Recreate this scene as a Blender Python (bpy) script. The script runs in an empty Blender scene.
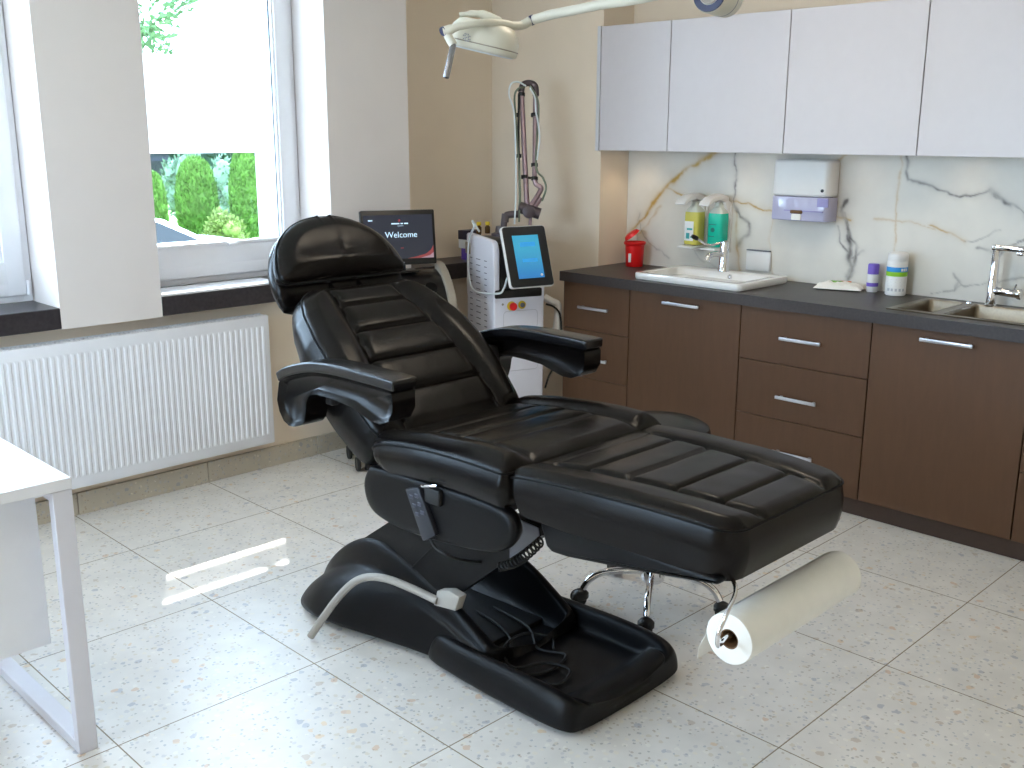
import bpy, bmesh, math, random
import numpy as np
from mathutils import Vector, Matrix, noise
random.seed(7)
PI = math.pi
S = bpy.context.scene
COL = S.collection

# ------------------------------------------------------------------ camera
FPX, CXP, CYP, CAMH = 1030.0, 512.0, 384.0, 1.62
def _d(px, py):
    return Vector((px - CXP, -(py - CYP), -FPX)).normalized()
_X = _d(1572, 137); _Z = _X.cross(_d(-560, 130)).normalized(); _Y = _Z.cross(_X)
ROT = Matrix((_X, _Y, _Z))
EYE = Vector((0, 0, CAMH))
def ray(px, py): return ROT @ _d(px, py)
def on_plane(px, py, o, n):
    r = ray(px, py); o = Vector(o); n = Vector(n)
    return EYE + r * ((o - EYE).dot(n) / r.dot(n))
def at_x(px, py, x): return on_plane(px, py, (x, 0, 0), (1, 0, 0))
def at_y(px, py, y): return on_plane(px, py, (0, y, 0), (0, 1, 0))
def at_z(px, py, z): return on_plane(px, py, (0, 0, z), (0, 0, 1))
FWD = ROT @ Vector((0, 0, -1)); RGT = ROT @ Vector((1, 0, 0)); UPV = ROT @ Vector((0, 1, 0))
def at_d(px, py, dist):
    return on_plane(px, py, EYE + FWD * dist, FWD)
cam_d = bpy.data.cameras.new('camera'); cam = bpy.data.objects.new('camera', cam_d); COL.objects.link(cam)
cam.matrix_world = Matrix.Translation(EYE) @ ROT.to_4x4()
cam_d.sensor_width = 36.0; cam_d.lens = FPX * 36.0 / 1024.0; cam_d.clip_start = 0.05; cam_d.clip_end = 300
S.camera = cam
S.view_settings.view_transform = 'Standard'; S.view_settings.look = 'None'
S.view_settings.gamma = 1.0; S.view_settings.exposure = -0.25
S.view_settings.use_curve_mapping = False

# ------------------------------------------------------------------ materials
def lin(c):
    return tuple((v / 255 / 12.92) if v / 255 <= 0.04045 else ((v / 255 + 0.055) / 1.055) ** 2.4 for v in c)
def mat(name, rgb, rough=0.5, metal=0.0, spec=0.5, var=0.0, scale=20, bump=0.0, bscale=200, coat=0.0, trans=0.0, emis=None, estr=0.0, alpha=1.0, stretch=None):
    m = bpy.data.materials.new(name); m.use_nodes = True
    nt = m.node_tree; b = nt.nodes['Principled BSDF']
    c = lin(rgb) + (1,)
    b.inputs['Base Color'].default_value = c
    b.inputs['Roughness'].default_value = rough; b.inputs['Metallic'].default_value = metal
    b.inputs['Specular IOR Level'].default_value = spec
    b.inputs['Coat Weight'].default_value = coat
    b.inputs['Transmission Weight'].default_value = trans
    b.inputs['Alpha'].default_value = alpha
    if emis:
        b.inputs['Emission Color'].default_value = lin(emis) + (1,); b.inputs['Emission Strength'].default_value = estr
    tc = nt.nodes.new('ShaderNodeTexCoord')
    src = tc.outputs['Object']
    if stretch:
        mp = nt.nodes.new('ShaderNodeMapping'); mp.inputs['Scale'].default_value = stretch
        nt.links.new(src, mp.inputs['Vector']); src = mp.outputs['Vector']
    if var > 0:
        n = nt.nodes.new('ShaderNodeTexNoise'); n.inputs['Scale'].default_value = scale; n.inputs['Detail'].default_value = 4
        nt.links.new(src, n.inputs['Vector'])
        r = nt.nodes.new('ShaderNodeMapRange'); r.inputs['From Min'].default_value = 0.3; r.inputs['From Max'].default_value = 0.7
        r.inputs['To Min'].default_value = 1 - var; r.inputs['To Max'].default_value = 1 + var
        nt.links.new(n.outputs['Fac'], r.inputs['Value'])
        mx = nt.nodes.new('ShaderNodeMix'); mx.data_type = 'RGBA'; mx.blend_type = 'MULTIPLY'; mx.inputs['Factor'].default_value = 1
        mx.inputs['A'].default_value = c
        nt.links.new(r.outputs['Result'], mx.inputs['B'])
        nt.links.new(mx.outputs['Result'], b.inputs['Base Color'])
    if bump > 0:
        n2 = nt.nodes.new('ShaderNodeTexNoise'); n2.inputs['Scale'].default_value = bscale; n2.inputs['Detail'].default_value = 3
        nt.links.new(src, n2.inputs['Vector'])
        bp = nt.nodes.new('ShaderNodeBump'); bp.inputs['Strength'].default_value = bump; bp.inputs['Distance'].default_value = 0.002
        nt.links.new(n2.outputs['Fac'], bp.inputs['Height']); nt.links.new(bp.outputs['Normal'], b.inputs['Normal'])
    return m

M = {}
M['wall'] = mat('wall_paint_warm_lit', (236, 219, 198), 0.75, var=0.015, scale=6, bump=0.12, bscale=350)  # one wall paint; warm room light is put into this tone
M['pier'] = mat('wall_paint_daylit', (230, 222, 218), 0.75, var=0.01, scale=6, bump=0.12, bscale=350)  # same wall paint; cooler window light is put into this tone
M['ceil'] = mat('ceiling_paint', (238, 234, 226), 0.8, bump=0.08, bscale=300)
M['stone_sill'] = mat('dark_slate_sill', (52, 47, 50), 0.35, var=0.35, scale=60, bump=0.15, bscale=150)
M['counter'] = mat('dark_worktop_laminate', (55, 48, 47), 0.42, var=0.22, scale=90, bump=0.15, bscale=160)
M['brown'] = mat('brown_cabinet_front', (90, 63, 43), 0.5, spec=.35, var=0.06, scale=40, stretch=(1, 1, 0.2))
M['brown_dark'] = mat('brown_plinth', (66, 48, 38), 0.55, var=0.08, scale=40)
M['carcass'] = mat('dark_cabinet_carcass', (50, 38, 30), 0.7, var=0.05)
M['white_door'] = mat('white_cabinet_lacquer', (212, 206, 209), 0.35, var=0.01)
M['white_carcass'] = mat('white_cabinet_edge', (214, 212, 216), 0.5, var=0.01)
M['upvc'] = mat('white_window_plastic', (236, 236, 240), 0.3, var=0.01)
M['gasket'] = mat('dark_window_gasket', (70, 80, 95), 0.6)
M['rad'] = mat('white_radiator_enamel', (236, 236, 240), 0.3, var=0.01)
M['desk'] = mat('white_desk_laminate', (240, 240, 244), 0.35, var=0.01)
M['desk_leg'] = mat('white_desk_powdercoat', (226, 224, 232), 0.4, var=0.01)
M['leather'] = mat('black_leather', (15, 12, 11), 0.26, spec=0.18, var=0.12, scale=30, bump=0.12, bscale=420)
M['thread'] = mat('black_leather_piping', (12, 11, 11), 0.6, spec=.15, var=0.1)
M['plastic'] = mat('black_moulded_plastic', (10, 10, 12), 0.33, spec=0.19, var=0.1, bump=0.25, bscale=600)
M['plastic_dark'] = mat('black_matt_plastic', (15, 15, 16), 0.6, var=0.1, bump=0.1, bscale=400)
M['arm_black'] = mat('black_armrest_board', (15, 15, 18), 0.25, var=0.25, scale=60, bump=0.15, bscale=250)
M['steel_grey'] = mat('grey_painted_steel', (120, 122, 130), 0.45, metal=0.3, var=0.05)
M['chrome'] = mat('chrome', (225, 225, 228), 0.08, metal=1.0, var=0.02)
M['brushed'] = mat('brushed_aluminium', (205, 206, 212), 0.3, metal=0.9, var=0.05, scale=120)
M['inox'] = mat('stainless_steel', (138, 128, 114), 0.34, metal=1.0, var=0.06, scale=80)
M['bar'] = mat('pale_grey_enamel', (168, 163, 156), 0.45, var=0.03, bump=0.1, bscale=300)
M['ceramic'] = mat('white_ceramic', (244, 242, 240), 0.08, spec=0.6, coat=0.3, var=0.01)
M['white_pl'] = mat('white_plastic', (232, 230, 228), 0.35, var=0.01)
M['white_dev'] = mat('white_device_shell', (224, 222, 230), 0.35, var=0.01)
M['cream'] = mat('cream_device_trim', (150, 140, 126), 0.45, var=0.03)
M['lampw'] = mat('ivory_lamp_enamel', (216, 211, 196), 0.35, var=0.015)
M['blue_ring'] = mat('dark_blue_plastic', (12, 11, 66), 0.4, var=0.05)
M['black'] = mat('black_plastic', (12, 12, 13), 0.35, var=0.1)
M['rubber'] = mat('black_rubber', (18, 18, 18), 0.6, var=0.1)
M['mauve'] = mat('anodised_mauve_tube', (150, 128, 134), 0.32, metal=0.55, var=0.05)
M['mauve_dark'] = mat('anodised_dark_joint', (84, 74, 78), 0.4, metal=0.4, var=0.05)
M['olive'] = mat('olive_hose', (110, 118, 100), 0.45, var=0.05)
M['clear_hose'] = mat('white_hose', (214, 220, 222), 0.35, var=0.03)
M['red'] = mat('red_plastic', (226, 22, 24), 0.35, var=0.03)
M['yellow'] = mat('yellow_plastic', (222, 190, 30), 0.4, var=0.03)
M['violet'] = mat('violet_plastic', (112, 84, 190), 0.35, var=0.03)
M['label_w'] = mat('white_label', (236, 238, 238), 0.5, var=0.01)
M['label_b'] = mat('blue_label', (50, 150, 222), 0.5, var=0.02)
M['label_g'] = mat('green_label', (140, 200, 40), 0.5, var=0.02)
M['label_t'] = mat('teal_label', (60, 170, 170), 0.5, var=0.02)
M['ink'] = mat('dark_ink', (150, 150, 156), 0.6, var=0.02)
M['slot'] = mat('dark_vent_slot', (112, 108, 118), 0.7, var=0.02)
M['paper'] = mat('white_paper', (248, 245, 238), 0.8, var=0.02, bump=0.1, bscale=150)
M['card'] = mat('brown_cardboard_core', (110, 80, 50), 0.8, var=0.1)
M['soap_y'] = mat('yellow_liquid_soap', (214, 204, 96), 0.15, spec=0.5, var=0.04, scale=10)
M['soap_t'] = mat('turquoise_liquid_soap', (22, 196, 166), 0.15, spec=0.5, var=0.04, scale=10)
M['bottle_clear'] = mat('milky_bottle_plastic', (214, 218, 206), 0.25, var=0.02)
M['smoke'] = mat('lilac_translucent_plastic', (186, 184, 210), 0.12, spec=0.6, var=0.04, scale=15)
M['smoke_dark'] = mat('lilac_dark_inside', (150, 144, 192), 0.3, var=0.05)
M['amber'] = mat('amber_glass', (96, 70, 40), 0.15, var=0.1)
M['box_navy'] = mat('navy_box', (44, 44, 66), 0.5, var=0.1)
M['green_tri'] = mat('green_print', (120, 170, 70), 0.6, var=0.05)
M['orange_tri'] = mat('orange_print', (220, 120, 50), 0.6, var=0.05)
M['tilegrout'] = mat('skirting_grout', (150, 138, 120), 0.8)

def floor_mat(name, tint, rough, grid=True):
    m = bpy.data.materials.new(name); m.use_nodes = True; nt = m.node_tree; N = nt.nodes; L = nt.links
    b = N['Principled BSDF']; b.inputs['Roughness'].default_value = rough; b.inputs['Specular IOR Level'].default_value = 0.85
    tc = N.new('ShaderNodeTexCoord'); obj = tc.outputs['Object']
    base = N.new('ShaderNodeTexNoise'); base.inputs['Scale'].default_value = 9; base.inputs['Detail'].default_value = 6
    L.new(obj, base.inputs['Vector'])
    cr = N.new('ShaderNodeValToRGB'); cr.color_ramp.elements[0].position = 0.3; cr.color_ramp.elements[1].position = 0.7
    cr.color_ramp.elements[0].color = lin(tuple(v - 12 for v in tint)) + (1,); cr.color_ramp.elements[1].color = lin(tint) + (1,)
    L.new(base.outputs['Fac'], cr.inputs['Fac'])
    col = cr.outputs['Color']
    def mix(a, bcol, fac):
        x = N.new('ShaderNodeMix'); x.data_type = 'RGBA'
        L.new(fac, x.inputs['Factor']); L.new(a, x.inputs['A'])
        if isinstance(bcol, tuple): x.inputs['B'].default_value = bcol
        else: L.new(bcol, x.inputs['B'])
        return x.outputs['Result']
    def chips(scale, dist, keep, ramp, seedoff):
        nonlocal col
        mp = N.new('ShaderNodeMapping'); mp.inputs['Location'].default_value = (seedoff, seedoff * 0.7, 0.37)
        L.new(obj, mp.inputs['Vector'])
        wob = N.new('ShaderNodeTexNoise'); wob.inputs['Scale'].default_value = scale * 1.6
        L.new(mp.outputs['Vector'], wob.inputs['Vector'])
        add = N.new('ShaderNodeVectorMath'); add.operation = 'MULTIPLY_ADD'
        add.inputs[1].default_value = (0.6 / scale,) * 3
        L.new(wob.outputs['Color'], add.inputs[0]); L.new(mp.outputs['Vector'], add.inputs[2])
        v = N.new('ShaderNodeTexVoronoi'); v.inputs['Scale'].default_value = scale; v.inputs['Randomness'].default_value = 1
        L.new(add.outputs['Vector'], v.inputs['Vector'])
        sep = N.new('ShaderNodeSeparateColor'); L.new(v.outputs['Color'], sep.inputs['Color'])
        lt = N.new('ShaderNodeMath'); lt.operation = 'LESS_THAN'; lt.inputs[1].default_value = dist
        L.new(v.outputs['Distance'], lt.inputs[0])
        kp = N.new('ShaderNodeMath'); kp.operation = 'LESS_THAN'; kp.inputs[1].default_value = keep
        L.new(sep.outputs['Red'], kp.inputs[0])
        mu = N.new('ShaderNodeMath'); mu.operation = 'MULTIPLY'
        L.new(lt.outputs[0], mu.inputs[0]); L.new(kp.outputs[0], mu.inputs[1])
        sc = N.new('ShaderNodeMath'); sc.operation = 'MULTIPLY'; sc.inputs[1].default_value = 0.42
        L.new(mu.outputs[0], sc.inputs[0])
        rp = N.new('ShaderNodeValToRGB'); rp.color_ramp.interpolation = 'CONSTANT'
        els = rp.color_ramp.elements
        els[0].position = 0; els[0].color = lin(ramp[0]) + (1,)
        els[1].position = 1 / len(ramp); els[1].color = lin(ramp[1]) + (1,)
        for i, c in enumerate(ramp[2:], 2):
            e = els.new(i / len(ramp)); e.color = lin(c) + (1,)
        L.new(sep.outputs['Green'], rp.inputs['Fac'])
        col = mix(col, rp.outputs['Color'], sc.outputs[0])
    chips(46, 0.34, 0.5, ((250, 246, 236), (206, 190, 160), (186, 184, 190), (240, 230, 210)), 3.1)
    chips(24, 0.27, 0.26, ((206, 150, 84), (120, 130, 156), (176, 148, 118), (148, 156, 176), (224, 180, 110)), 11.7)
    chips(80, 0.36, 0.22, ((110, 106, 104), (150, 120, 90), (130, 140, 160)), 23.9)
    if grid:
        sx = N.new('ShaderNodeSeparateXYZ'); L.new(obj, sx.inputs[0])
        masks = []
        for ax, off in (('X', 1.005), ('Y', 1.243)):
            sb = N.new('ShaderNodeMath'); sb.operation = 'SUBTRACT'; sb.inputs[1].default_value = off - 6.35
            L.new(sx.outputs[ax], sb.inputs[0])
            pp = N.new('ShaderNodeMath'); pp.operation = 'PINGPONG'; pp.inputs[1].default_value = 0.635 / 2
            L.new(sb.outputs[0], pp.inputs[0])
            l2 = N.new('ShaderNodeMath'); l2.operation = 'LESS_THAN'; l2.inputs[1].default_value = 0.0019
            L.new(pp.outputs[0], l2.inputs[0]); masks.append(l2.outputs[0])
        mxm = N.new('ShaderNodeMath'); mxm.operation = 'MAXIMUM'; L.new(masks[0], mxm.inputs[0]); L.new(masks[1], mxm.inputs[1])
        col = mix(col, lin((140, 122, 100)) + (1,), mxm.outputs[0])
        rr = N.new('ShaderNodeMapRange'); rr.inputs['To Min'].default_value = rough; rr.inputs['To Max'].default_value = 0.8
        L.new(mxm.outputs[0], rr.inputs['Value']); L.new(rr.outputs['Result'], b.inputs['Roughness'])
    L.new(col, b.inputs['Base Color'])
    return m
M['floor'] = floor_mat('terrazzo_floor_tiles', (236, 231, 225), 0.34)
M['skirt'] = floor_mat('terrazzo_skirting', (196, 184, 164), 0.35, grid=False)

def glass_mat():
    m = bpy.data.materials.new('window_glass'); m.use_nodes = True; nt = m.node_tree; nt.nodes.remove(nt.nodes['Principled BSDF'])
    out = nt.nodes['Material Output']
    t = nt.nodes.new('ShaderNodeBsdfTransparent'); t.inputs['Color'].default_value = (0.95, 0.97, 0.98, 1)
    g = nt.nodes.new('ShaderNodeBsdfGlossy'); g.inputs['Roughness'].default_value = 0.02
    f = nt.nodes.new('ShaderNodeLayerWeight'); f.inputs['Blend'].default_value = 0.15
    pw = nt.nodes.new('ShaderNodeMath'); pw.operation = 'MULTIPLY_ADD'; pw.inputs[1].default_value = 0.35; pw.inputs[2].default_value = 0.03
    nt.links.new(f.outputs['Facing'], pw.inputs[0])
    mx = nt.nodes.new('ShaderNodeMixShader')
    nt.links.new(pw.outputs[0], mx.inputs[0]); nt.links.new(t.outputs[0], mx.inputs[1]); nt.links.new(g.outputs[0], mx.inputs[2])
    nt.links.new(mx.outputs[0], out.inputs['Surface'])
    return m
M['glass'] = glass_mat()
def film_mat():
    m = bpy.data.materials.new('frosted_film'); m.use_nodes = True; nt = m.node_tree; nt.nodes.remove(nt.nodes['Principled BSDF'])
    out = nt.nodes['Material Output']
    t = nt.nodes.new('ShaderNodeBsdfTranslucent'); t.inputs['Color'].default_value = (0.92, 0.94, 0.96, 1)
    d = nt.nodes.new('ShaderNodeBsdfDiffuse'); d.inputs['Color'].default_value = (0.9, 0.9, 0.92, 1)
    mx = nt.nodes.new('ShaderNodeMixShader'); mx.inputs[0].default_value = 0.2
    nt.links.new(t.outputs[0], mx.inputs[1]); nt.links.new(d.outputs[0], mx.inputs[2]); nt.links.new(mx.outputs[0], out.inputs['Surface'])
    return m
M['film'] = film_mat()
def dim_sheet_mat():  # added sheet that dims the sun between the floor streaks
    m = bpy.data.materials.new('sun_dimming_sheet'); m.use_nodes = True; nt = m.node_tree; nt.nodes.remove(nt.nodes['Principled BSDF'])
    out = nt.nodes['Material Output']
    t = nt.nodes.new('ShaderNodeBsdfTransparent'); t.inputs['Color'].default_value = (0.13, 0.135, 0.14, 1)
    d = nt.nodes.new('ShaderNodeBsdfTranslucent'); d.inputs['Color'].default_value = (0.8, 0.82, 0.85, 1)
    mx = nt.nodes.new('ShaderNodeMixShader'); mx.inputs[0].default_value = 0.35
    nt.links.new(t.outputs[0], mx.inputs[1]); nt.links.new(d.outputs[0], mx.inputs[2]); nt.links.new(mx.outputs[0], out.inputs['Surface'])
    return m
M['poly'] = dim_sheet_mat()
def leaf_mat(name, a, b_, scale=3):
    m = mat(name, a, 0.7, spec=0.2, var=0.3, scale=scale)
    return m
M['thuja'] = leaf_mat('thuja_green', (72, 106, 42), (1, 1, 1))
M['shrub'] = leaf_mat('shrub_green', (92, 108, 54), (1, 1, 1))
M['shrub_pale'] = leaf_mat('shrub_silver', (82, 104, 86), (1, 1, 1))
M['darktree'] = leaf_mat('dark_tree_green', (30, 54, 42), (1, 1, 1))
M['birch'] = leaf_mat('birch_green', (66, 96, 58), (1, 1, 1))
M['bark'] = mat('tree_bark', (96, 80, 66), 0.9, var=0.3, scale=10)
M['lawn'] = mat('lawn_green', (120, 150, 76), 0.9, var=0.25, scale=4)
M['asphalt'] = mat('pale_paving', (190, 186, 176), 0.85, var=0.08, scale=6)
M['carw'] = mat('white_car_paint', (240, 240, 240), 0.25, coat=0.6, var=0.01)
M['carglass'] = mat('car_window_glass', (24, 30, 34), 0.4, spec=.25, var=0.05)
M['houseroof'] = mat('slate_blue_cladding', (34, 40, 62), 0.7, var=0.08)
M['facade'] = mat('outside_render', (206, 200, 190), 0.85, var=0.03)
M['led'] = mat('led_diffuser', (255, 244, 224), 0.5, emis=(255, 244, 226), estr=1.2)
M['puck'] = mat('warm_spot_lens', (255, 230, 190), 0.5, emis=(255, 214, 160), estr=14.0)

def screen_mat(name, top, bot, strength, z0, z1):
    m = bpy.data.materials.new(name); m.use_nodes = True; nt = m.node_tree; b = nt.nodes['Principled BSDF']
    b.inputs['Base Color'].default_value = (0.01, 0.01, 0.012, 1); b.inputs['Roughness'].default_value = 0.15
    tc = nt.nodes.new('ShaderNodeTexCoord'); sp = nt.nodes.new('ShaderNodeSeparateXYZ'); nt.links.new(tc.outputs['Object'], sp.inputs[0])
    mr = nt.nodes.new('ShaderNodeMapRange'); mr.inputs['From Min'].default_value = z0; mr.inputs['From Max'].default_value = z1
    nt.links.new(sp.outputs['Z'], mr.inputs['Value'])
    cr = nt.nodes.new('ShaderNodeValToRGB'); cr.color_ramp.elements[0].color = lin(bot) + (1,); cr.color_ramp.elements[1].color = lin(top) + (1,)
    nt.links.new(mr.outputs['Result'], cr.inputs['Fac']); nt.links.new(cr.outputs['Color'], b.inputs['Emission Color'])
    b.inputs['Emission Strength'].default_value = strength
    return m

# ------------------------------------------------------------------ mesh builder
class MB:
    def __init__(self): self.bm = bmesh.new()
    def add(self, verts, faces):
        vs = [self.bm.verts.new(v) for v in verts]
        for f in faces:
            try: self.bm.faces.new([vs[i] for i in f])
            except ValueError: pass
        return vs
    def box(self, lo, hi, bev=0.0, seg=2, rot=None, pivot=None):
        b2 = bmesh.new(); bmesh.ops.create_cube(b2, size=1)
        c = (Vector(lo) + Vector(hi)) / 2; d = Vector(hi) - Vector(lo)
        for v in b2.verts: v.co = Vector((v.co.x * d.x, v.co.y * d.y, v.co.z * d.z)) + c
        if bev > 0: bmesh.ops.bevel(b2, geom=list(b2.edges), offset=bev, segments=seg, profile=0.5, affect='EDGES')
        if rot is not None:
            p = Vector(pivot) if pivot is not None else c
            for v in b2.verts: v.co = rot @ (v.co - p) + p
        self.merge(b2); return self
    def merge(self, b2):
        me = bpy.data.meshes.new('tmp'); b2.to_mesh(me); b2.free(); self.bm.from_mesh(me); bpy.data.meshes.remove(me)
    def prism(self, poly, axis, a, b, bev=0.0, seg=2):
        """poly: 2D points; extruded along axis ('x': (y,z), 'y': (x,z), 'z': (x,y)) from a to b"""
        b2 = bmesh.new()
        def mk(p, t):
            return {'x': (t, p[0], p[1]), 'y': (p[0], t, p[1]), 'z': (p[0], p[1], t)}[axis]
        v0 = [b2.verts.new(mk(p, a)) for p in poly]; v1 = [b2.verts.new(mk(p, b)) for p in poly]; n = len(poly)
        b2.faces.new(v0); b2.faces.new(v1[::-1])
        for i in range(n): b2.faces.new([v0[i], v1[i], v1[(i + 1) % n], v0[(i + 1) % n]])
        bmesh.ops.recalc_face_normals(b2, faces=b2.faces)
        if bev > 0:
            ed = [e for e in b2.edges if len(e.link_faces) == 2 and e.calc_face_angle(0) > 0.5]
            bmesh.ops.bevel(b2, geom=ed, offset=bev, segments=seg, profile=0.5, affect='EDGES', clamp_overlap=True)
        self.merge(b2); return self
    def tube(self, pts, r, n=10, cap=True, closed=False):
        pts = [Vector(p) for p in pts]; m = len(pts)
        rs = r if isinstance(r, (list, tuple)) else [r] * m
        tang = []
        for i in range(m):
            if closed: t = pts[(i + 1) % m] - pts[i - 1]
            else: t = pts[min(i + 1, m - 1)] - pts[max(i - 1, 0)]
            tang.append(t.normalized())
        up = Vector((0, 0, 1)) if abs(tang[0].z) < 0.9 else Vector((1, 0, 0))
        nrm = (up - tang[0] * up.dot(tang[0])).normalized()
        rings = []
        for i in range(m):
            nrm = (nrm - tang[i] * nrm.dot(tang[i])).normalized(); bn = tang[i].cross(nrm)
            rings.append([self.bm.verts.new(pts[i] + (nrm * math.cos(2 * PI * k / n) + bn * math.sin(2 * PI * k / n)) * rs[i]) for k in range(n)])
        rng = range(m) if closed else range(m - 1)
        for i in rng:
            a, b = rings[i], rings[(i + 1) % m]
            for k in range(n): self.bm.faces.new([a[k], a[(k + 1) % n], b[(k + 1) % n], b[k]])
        if cap and not closed:
            self.bm.faces.new(rings[0][::-1]); self.bm.faces.new(rings[-1])
        return self
    def cyl(self, p0, p1, r0, r1=None, n=24, bev=0.0):
        r1 = r0 if r1 is None else r1
        p0 = Vector(p0); p1 = Vector(p1)
        if bev > 0:
            d = (p1 - p0).normalized(); L = (p1 - p0).length
            return self.lathe([(0, 0), (r0 - bev, 0), (r0 - bev * 0.3, bev * 0.3), (r0, bev), (r1, L - bev), (r1 - bev * 0.3, L - bev * 0.3), (r1 - bev, L), (0, L)], p0, d, n)
        return self.tube([p0, p1], [r0, r1], n)
    def lathe(self, prof, origin=(0, 0, 0), axis=(0, 0, 1), n=32, caps=False):
        o = Vector(origin); ax = Vector(axis).normalized()
        u = ax.orthogonal().normalized(); w = ax.cross(u)
        rings = []
        for r, h in prof:
            if r < 1e-6: rings.append([self.bm.verts.new(o + ax * h)])
            else: rings.append([self.bm.verts.new(o + ax * h + (u * math.cos(2 * PI * k / n) + w * math.sin(2 * PI * k / n)) * r) for k in range(n)])
        for a, b in zip(rings[:-1], rings[1:]):
            for k in range(n):
                k2 = (k + 1) % n
                if len(a) == 1 and len(b) == 1: continue
                if len(a) == 1: self.bm.faces.new([a[0], b[k2], b[k]])
                elif len(b) == 1: self.bm.faces.new([a[k], a[k2], b[0]])
                else: self.bm.faces.new([a[k], a[k2], b[k2], b[k]])
        return self
    def loft(self, rings, closed=True, caps=True):
        vr = [[self.bm.verts.new(p) for p in r] for r in rings]; n = len(vr[0])
        for a, b in zip(vr[:-1], vr[1:]):
            for k in range(n if closed else n - 1):
                k2 = (k + 1) % n
                self.bm.faces.new([a[k], a[k2], b[k2], b[k]])
        if caps and closed:
            self.bm.faces.new(vr[0][::-1]); self.bm.faces.new(vr[-1])
        return self
    def xf(self, mtx):
        bmesh.ops.transform(self.bm, matrix=mtx, verts=self.bm.verts); return self
    def build(self, name, material, parent=None, ang=38, loc=None, clean=True):
        bm = self.bm
        if clean: bmesh.ops.remove_doubles(bm, verts=bm.verts, dist=1e-6)
        bmesh.ops.recalc_face_normals(bm, faces=bm.faces)
        for f in bm.faces: f.smooth = True
        for e in bm.edges:
            if len(e.link_faces) == 2 and e.calc_face_angle(0) > math.radians(ang): e.smooth = False
        me = bpy.data.meshes.new(name); bm.to_mesh(me); bm.free()
        me.materials.append(material)
        ob = bpy.data.objects.new(name, me); COL.objects.link(ob)
        if parent is not None:
            mw = WM[parent.name]; me.transform(mw.inverted()); ob.parent = parent; WM[ob.name] = mw
        else:
            mw = Matrix.Translation(Vector(loc)) if loc is not None else Matrix.Identity(4)
            me.transform(mw.inverted()); ob.matrix_world = mw; WM[ob.name] = mw
        return ob
WM = {}
def empty(name, loc, label=None, cat=None, group=None, rz=0.0):
    o = bpy.data.objects.new(name, None); COL.objects.link(o); o.empty_display_size = 0.1
    mw = Matrix.Translation(Vector(loc)) @ Matrix.Rotation(rz, 4, 'Z'); o.matrix_world = mw; WM[o.name] = mw
    if label: tag(o, label, cat, group)
    return o
def tag(o, label, cat, group=None):
    o['label'] = label; o['category'] = cat
    if group: o['group'] = group
    return o
def struct(o): o['kind'] = 'structure'; return o
def smooth_path(pts, n=8):
    """Catmull-Rom through points"""
    P = [Vector(p) for p in pts]; P = [P[0] * 2 - P[1]] + P + [P[-1] * 2 - P[-2]]; out = []
    for i in range(1, len(P) - 2):
        for k in range(n):
            t = k / n; a, b, c, d = P[i - 1], P[i], P[i + 1], P[i + 2]
            out.append(0.5 * ((2 * b) + (c - a) * t + (2 * a - 5 * b + 4 * c - d) * t * t + (3 * b - a - 3 * c + d) * t ** 3))
    out.append(P[-2].copy()); return out
def text_mesh(body, size, mtx, extrude=0.0004, bold=0.0):
    cu = bpy.data.curves.new('t', 'FONT'); cu.body = body; cu.size = size; cu.extrude = extrude; cu.offset = bold
    cu.align_x = 'CENTER'; cu.align_y = 'CENTER'
    o = bpy.data.objects.new('t', cu); COL.objects.link(o)
    dg = bpy.context.evaluated_depsgraph_get(); dg.update()
    me = bpy.data.meshes.new_from_object(o.evaluated_get(dg)); bpy.data.objects.remove(o); bpy.data.curves.remove(cu)
    me.transform(mtx); mb = MB(); mb.bm.from_mesh(me); bpy.data.meshes.remove(me); return mb
def interp(xs, ys, x): return float(np.interp(x, xs, ys))

# ================================================================== THE ROOM
YL, YP, YR = 4.325, 4.24, 4.482        # lower wall, pier face, recessed wall by the corner
XW, XB, YN = 4.312, 4.56, 3.645        # right wall face, backsplash, left end of the kitchen niche
X0, Y0, ZC = -1.3, -1.3, 2.75
SZ0, SZ1 = 0.836, 0.922                # sill underside / top
struct(MB().box((X0 - .1, Y0 - .1, -0.12), (XB + .1, 4.8, 0)).build('floor', M['floor']))
struct(MB().box((X0 - .1, Y0 - .1, ZC), (XB + .1, 4.8, ZC + .12)).build('ceiling', M['ceil']))
P1, P2, P3, P4, P5 = 0.70, 1.634, 2.073, 2.983, 3.483   # edges: window_1 P1-P2, pier, window_2 P3-P4, pier P4-P5
w = MB()
w.box((X0, YL, 0), (XB + .1, 4.75, SZ0)); w.box((P5, YR, SZ0), (XB + .1, 4.75, ZC))
struct(w.build('wall_front', M['wall']))
w = MB()
P0a, P0b = -1.15, 0.25                 # unseen third window, added for more daylight from the left
for a, b in ((X0, P0a), (P0b, P1), (P2, P3), (P4, P5)): w.box((a, YP, SZ0 - .003), (b, 4.75, ZC))
w.box((X0, YP + .0005, 2.48), (P5 - .0005, 4.75, ZC))
struct(w.build('wall_front_pier', M['pier']))
w = MB(); w.box((XW, YN, 0), (XB + .1, 4.75, ZC)); struct(w.build('wall_right', M['wall']))
w = MB(); w.box((XB, Y0 - .1, 0), (XB + .1, YN, ZC)); struct(w.build('wall_right_niche', M['wall']))
LW0, LW1 = 1.9, 3.3                    # unseen left-wall window, added to bring in side daylight
w = MB(); w.box((X0 - .1, Y0 - .1, 0), (X0, LW0, ZC)); w.box((X0 - .1, LW1, 0), (X0, 4.75, ZC)); w.box((X0 - .1, LW0, 0), (X0, LW1, SZ1)); w.box((X0 - .1, LW0, 2.48), (X0, LW1, ZC))
struct(w.build('wall_left', M['wall']))
w = MB()
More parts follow.
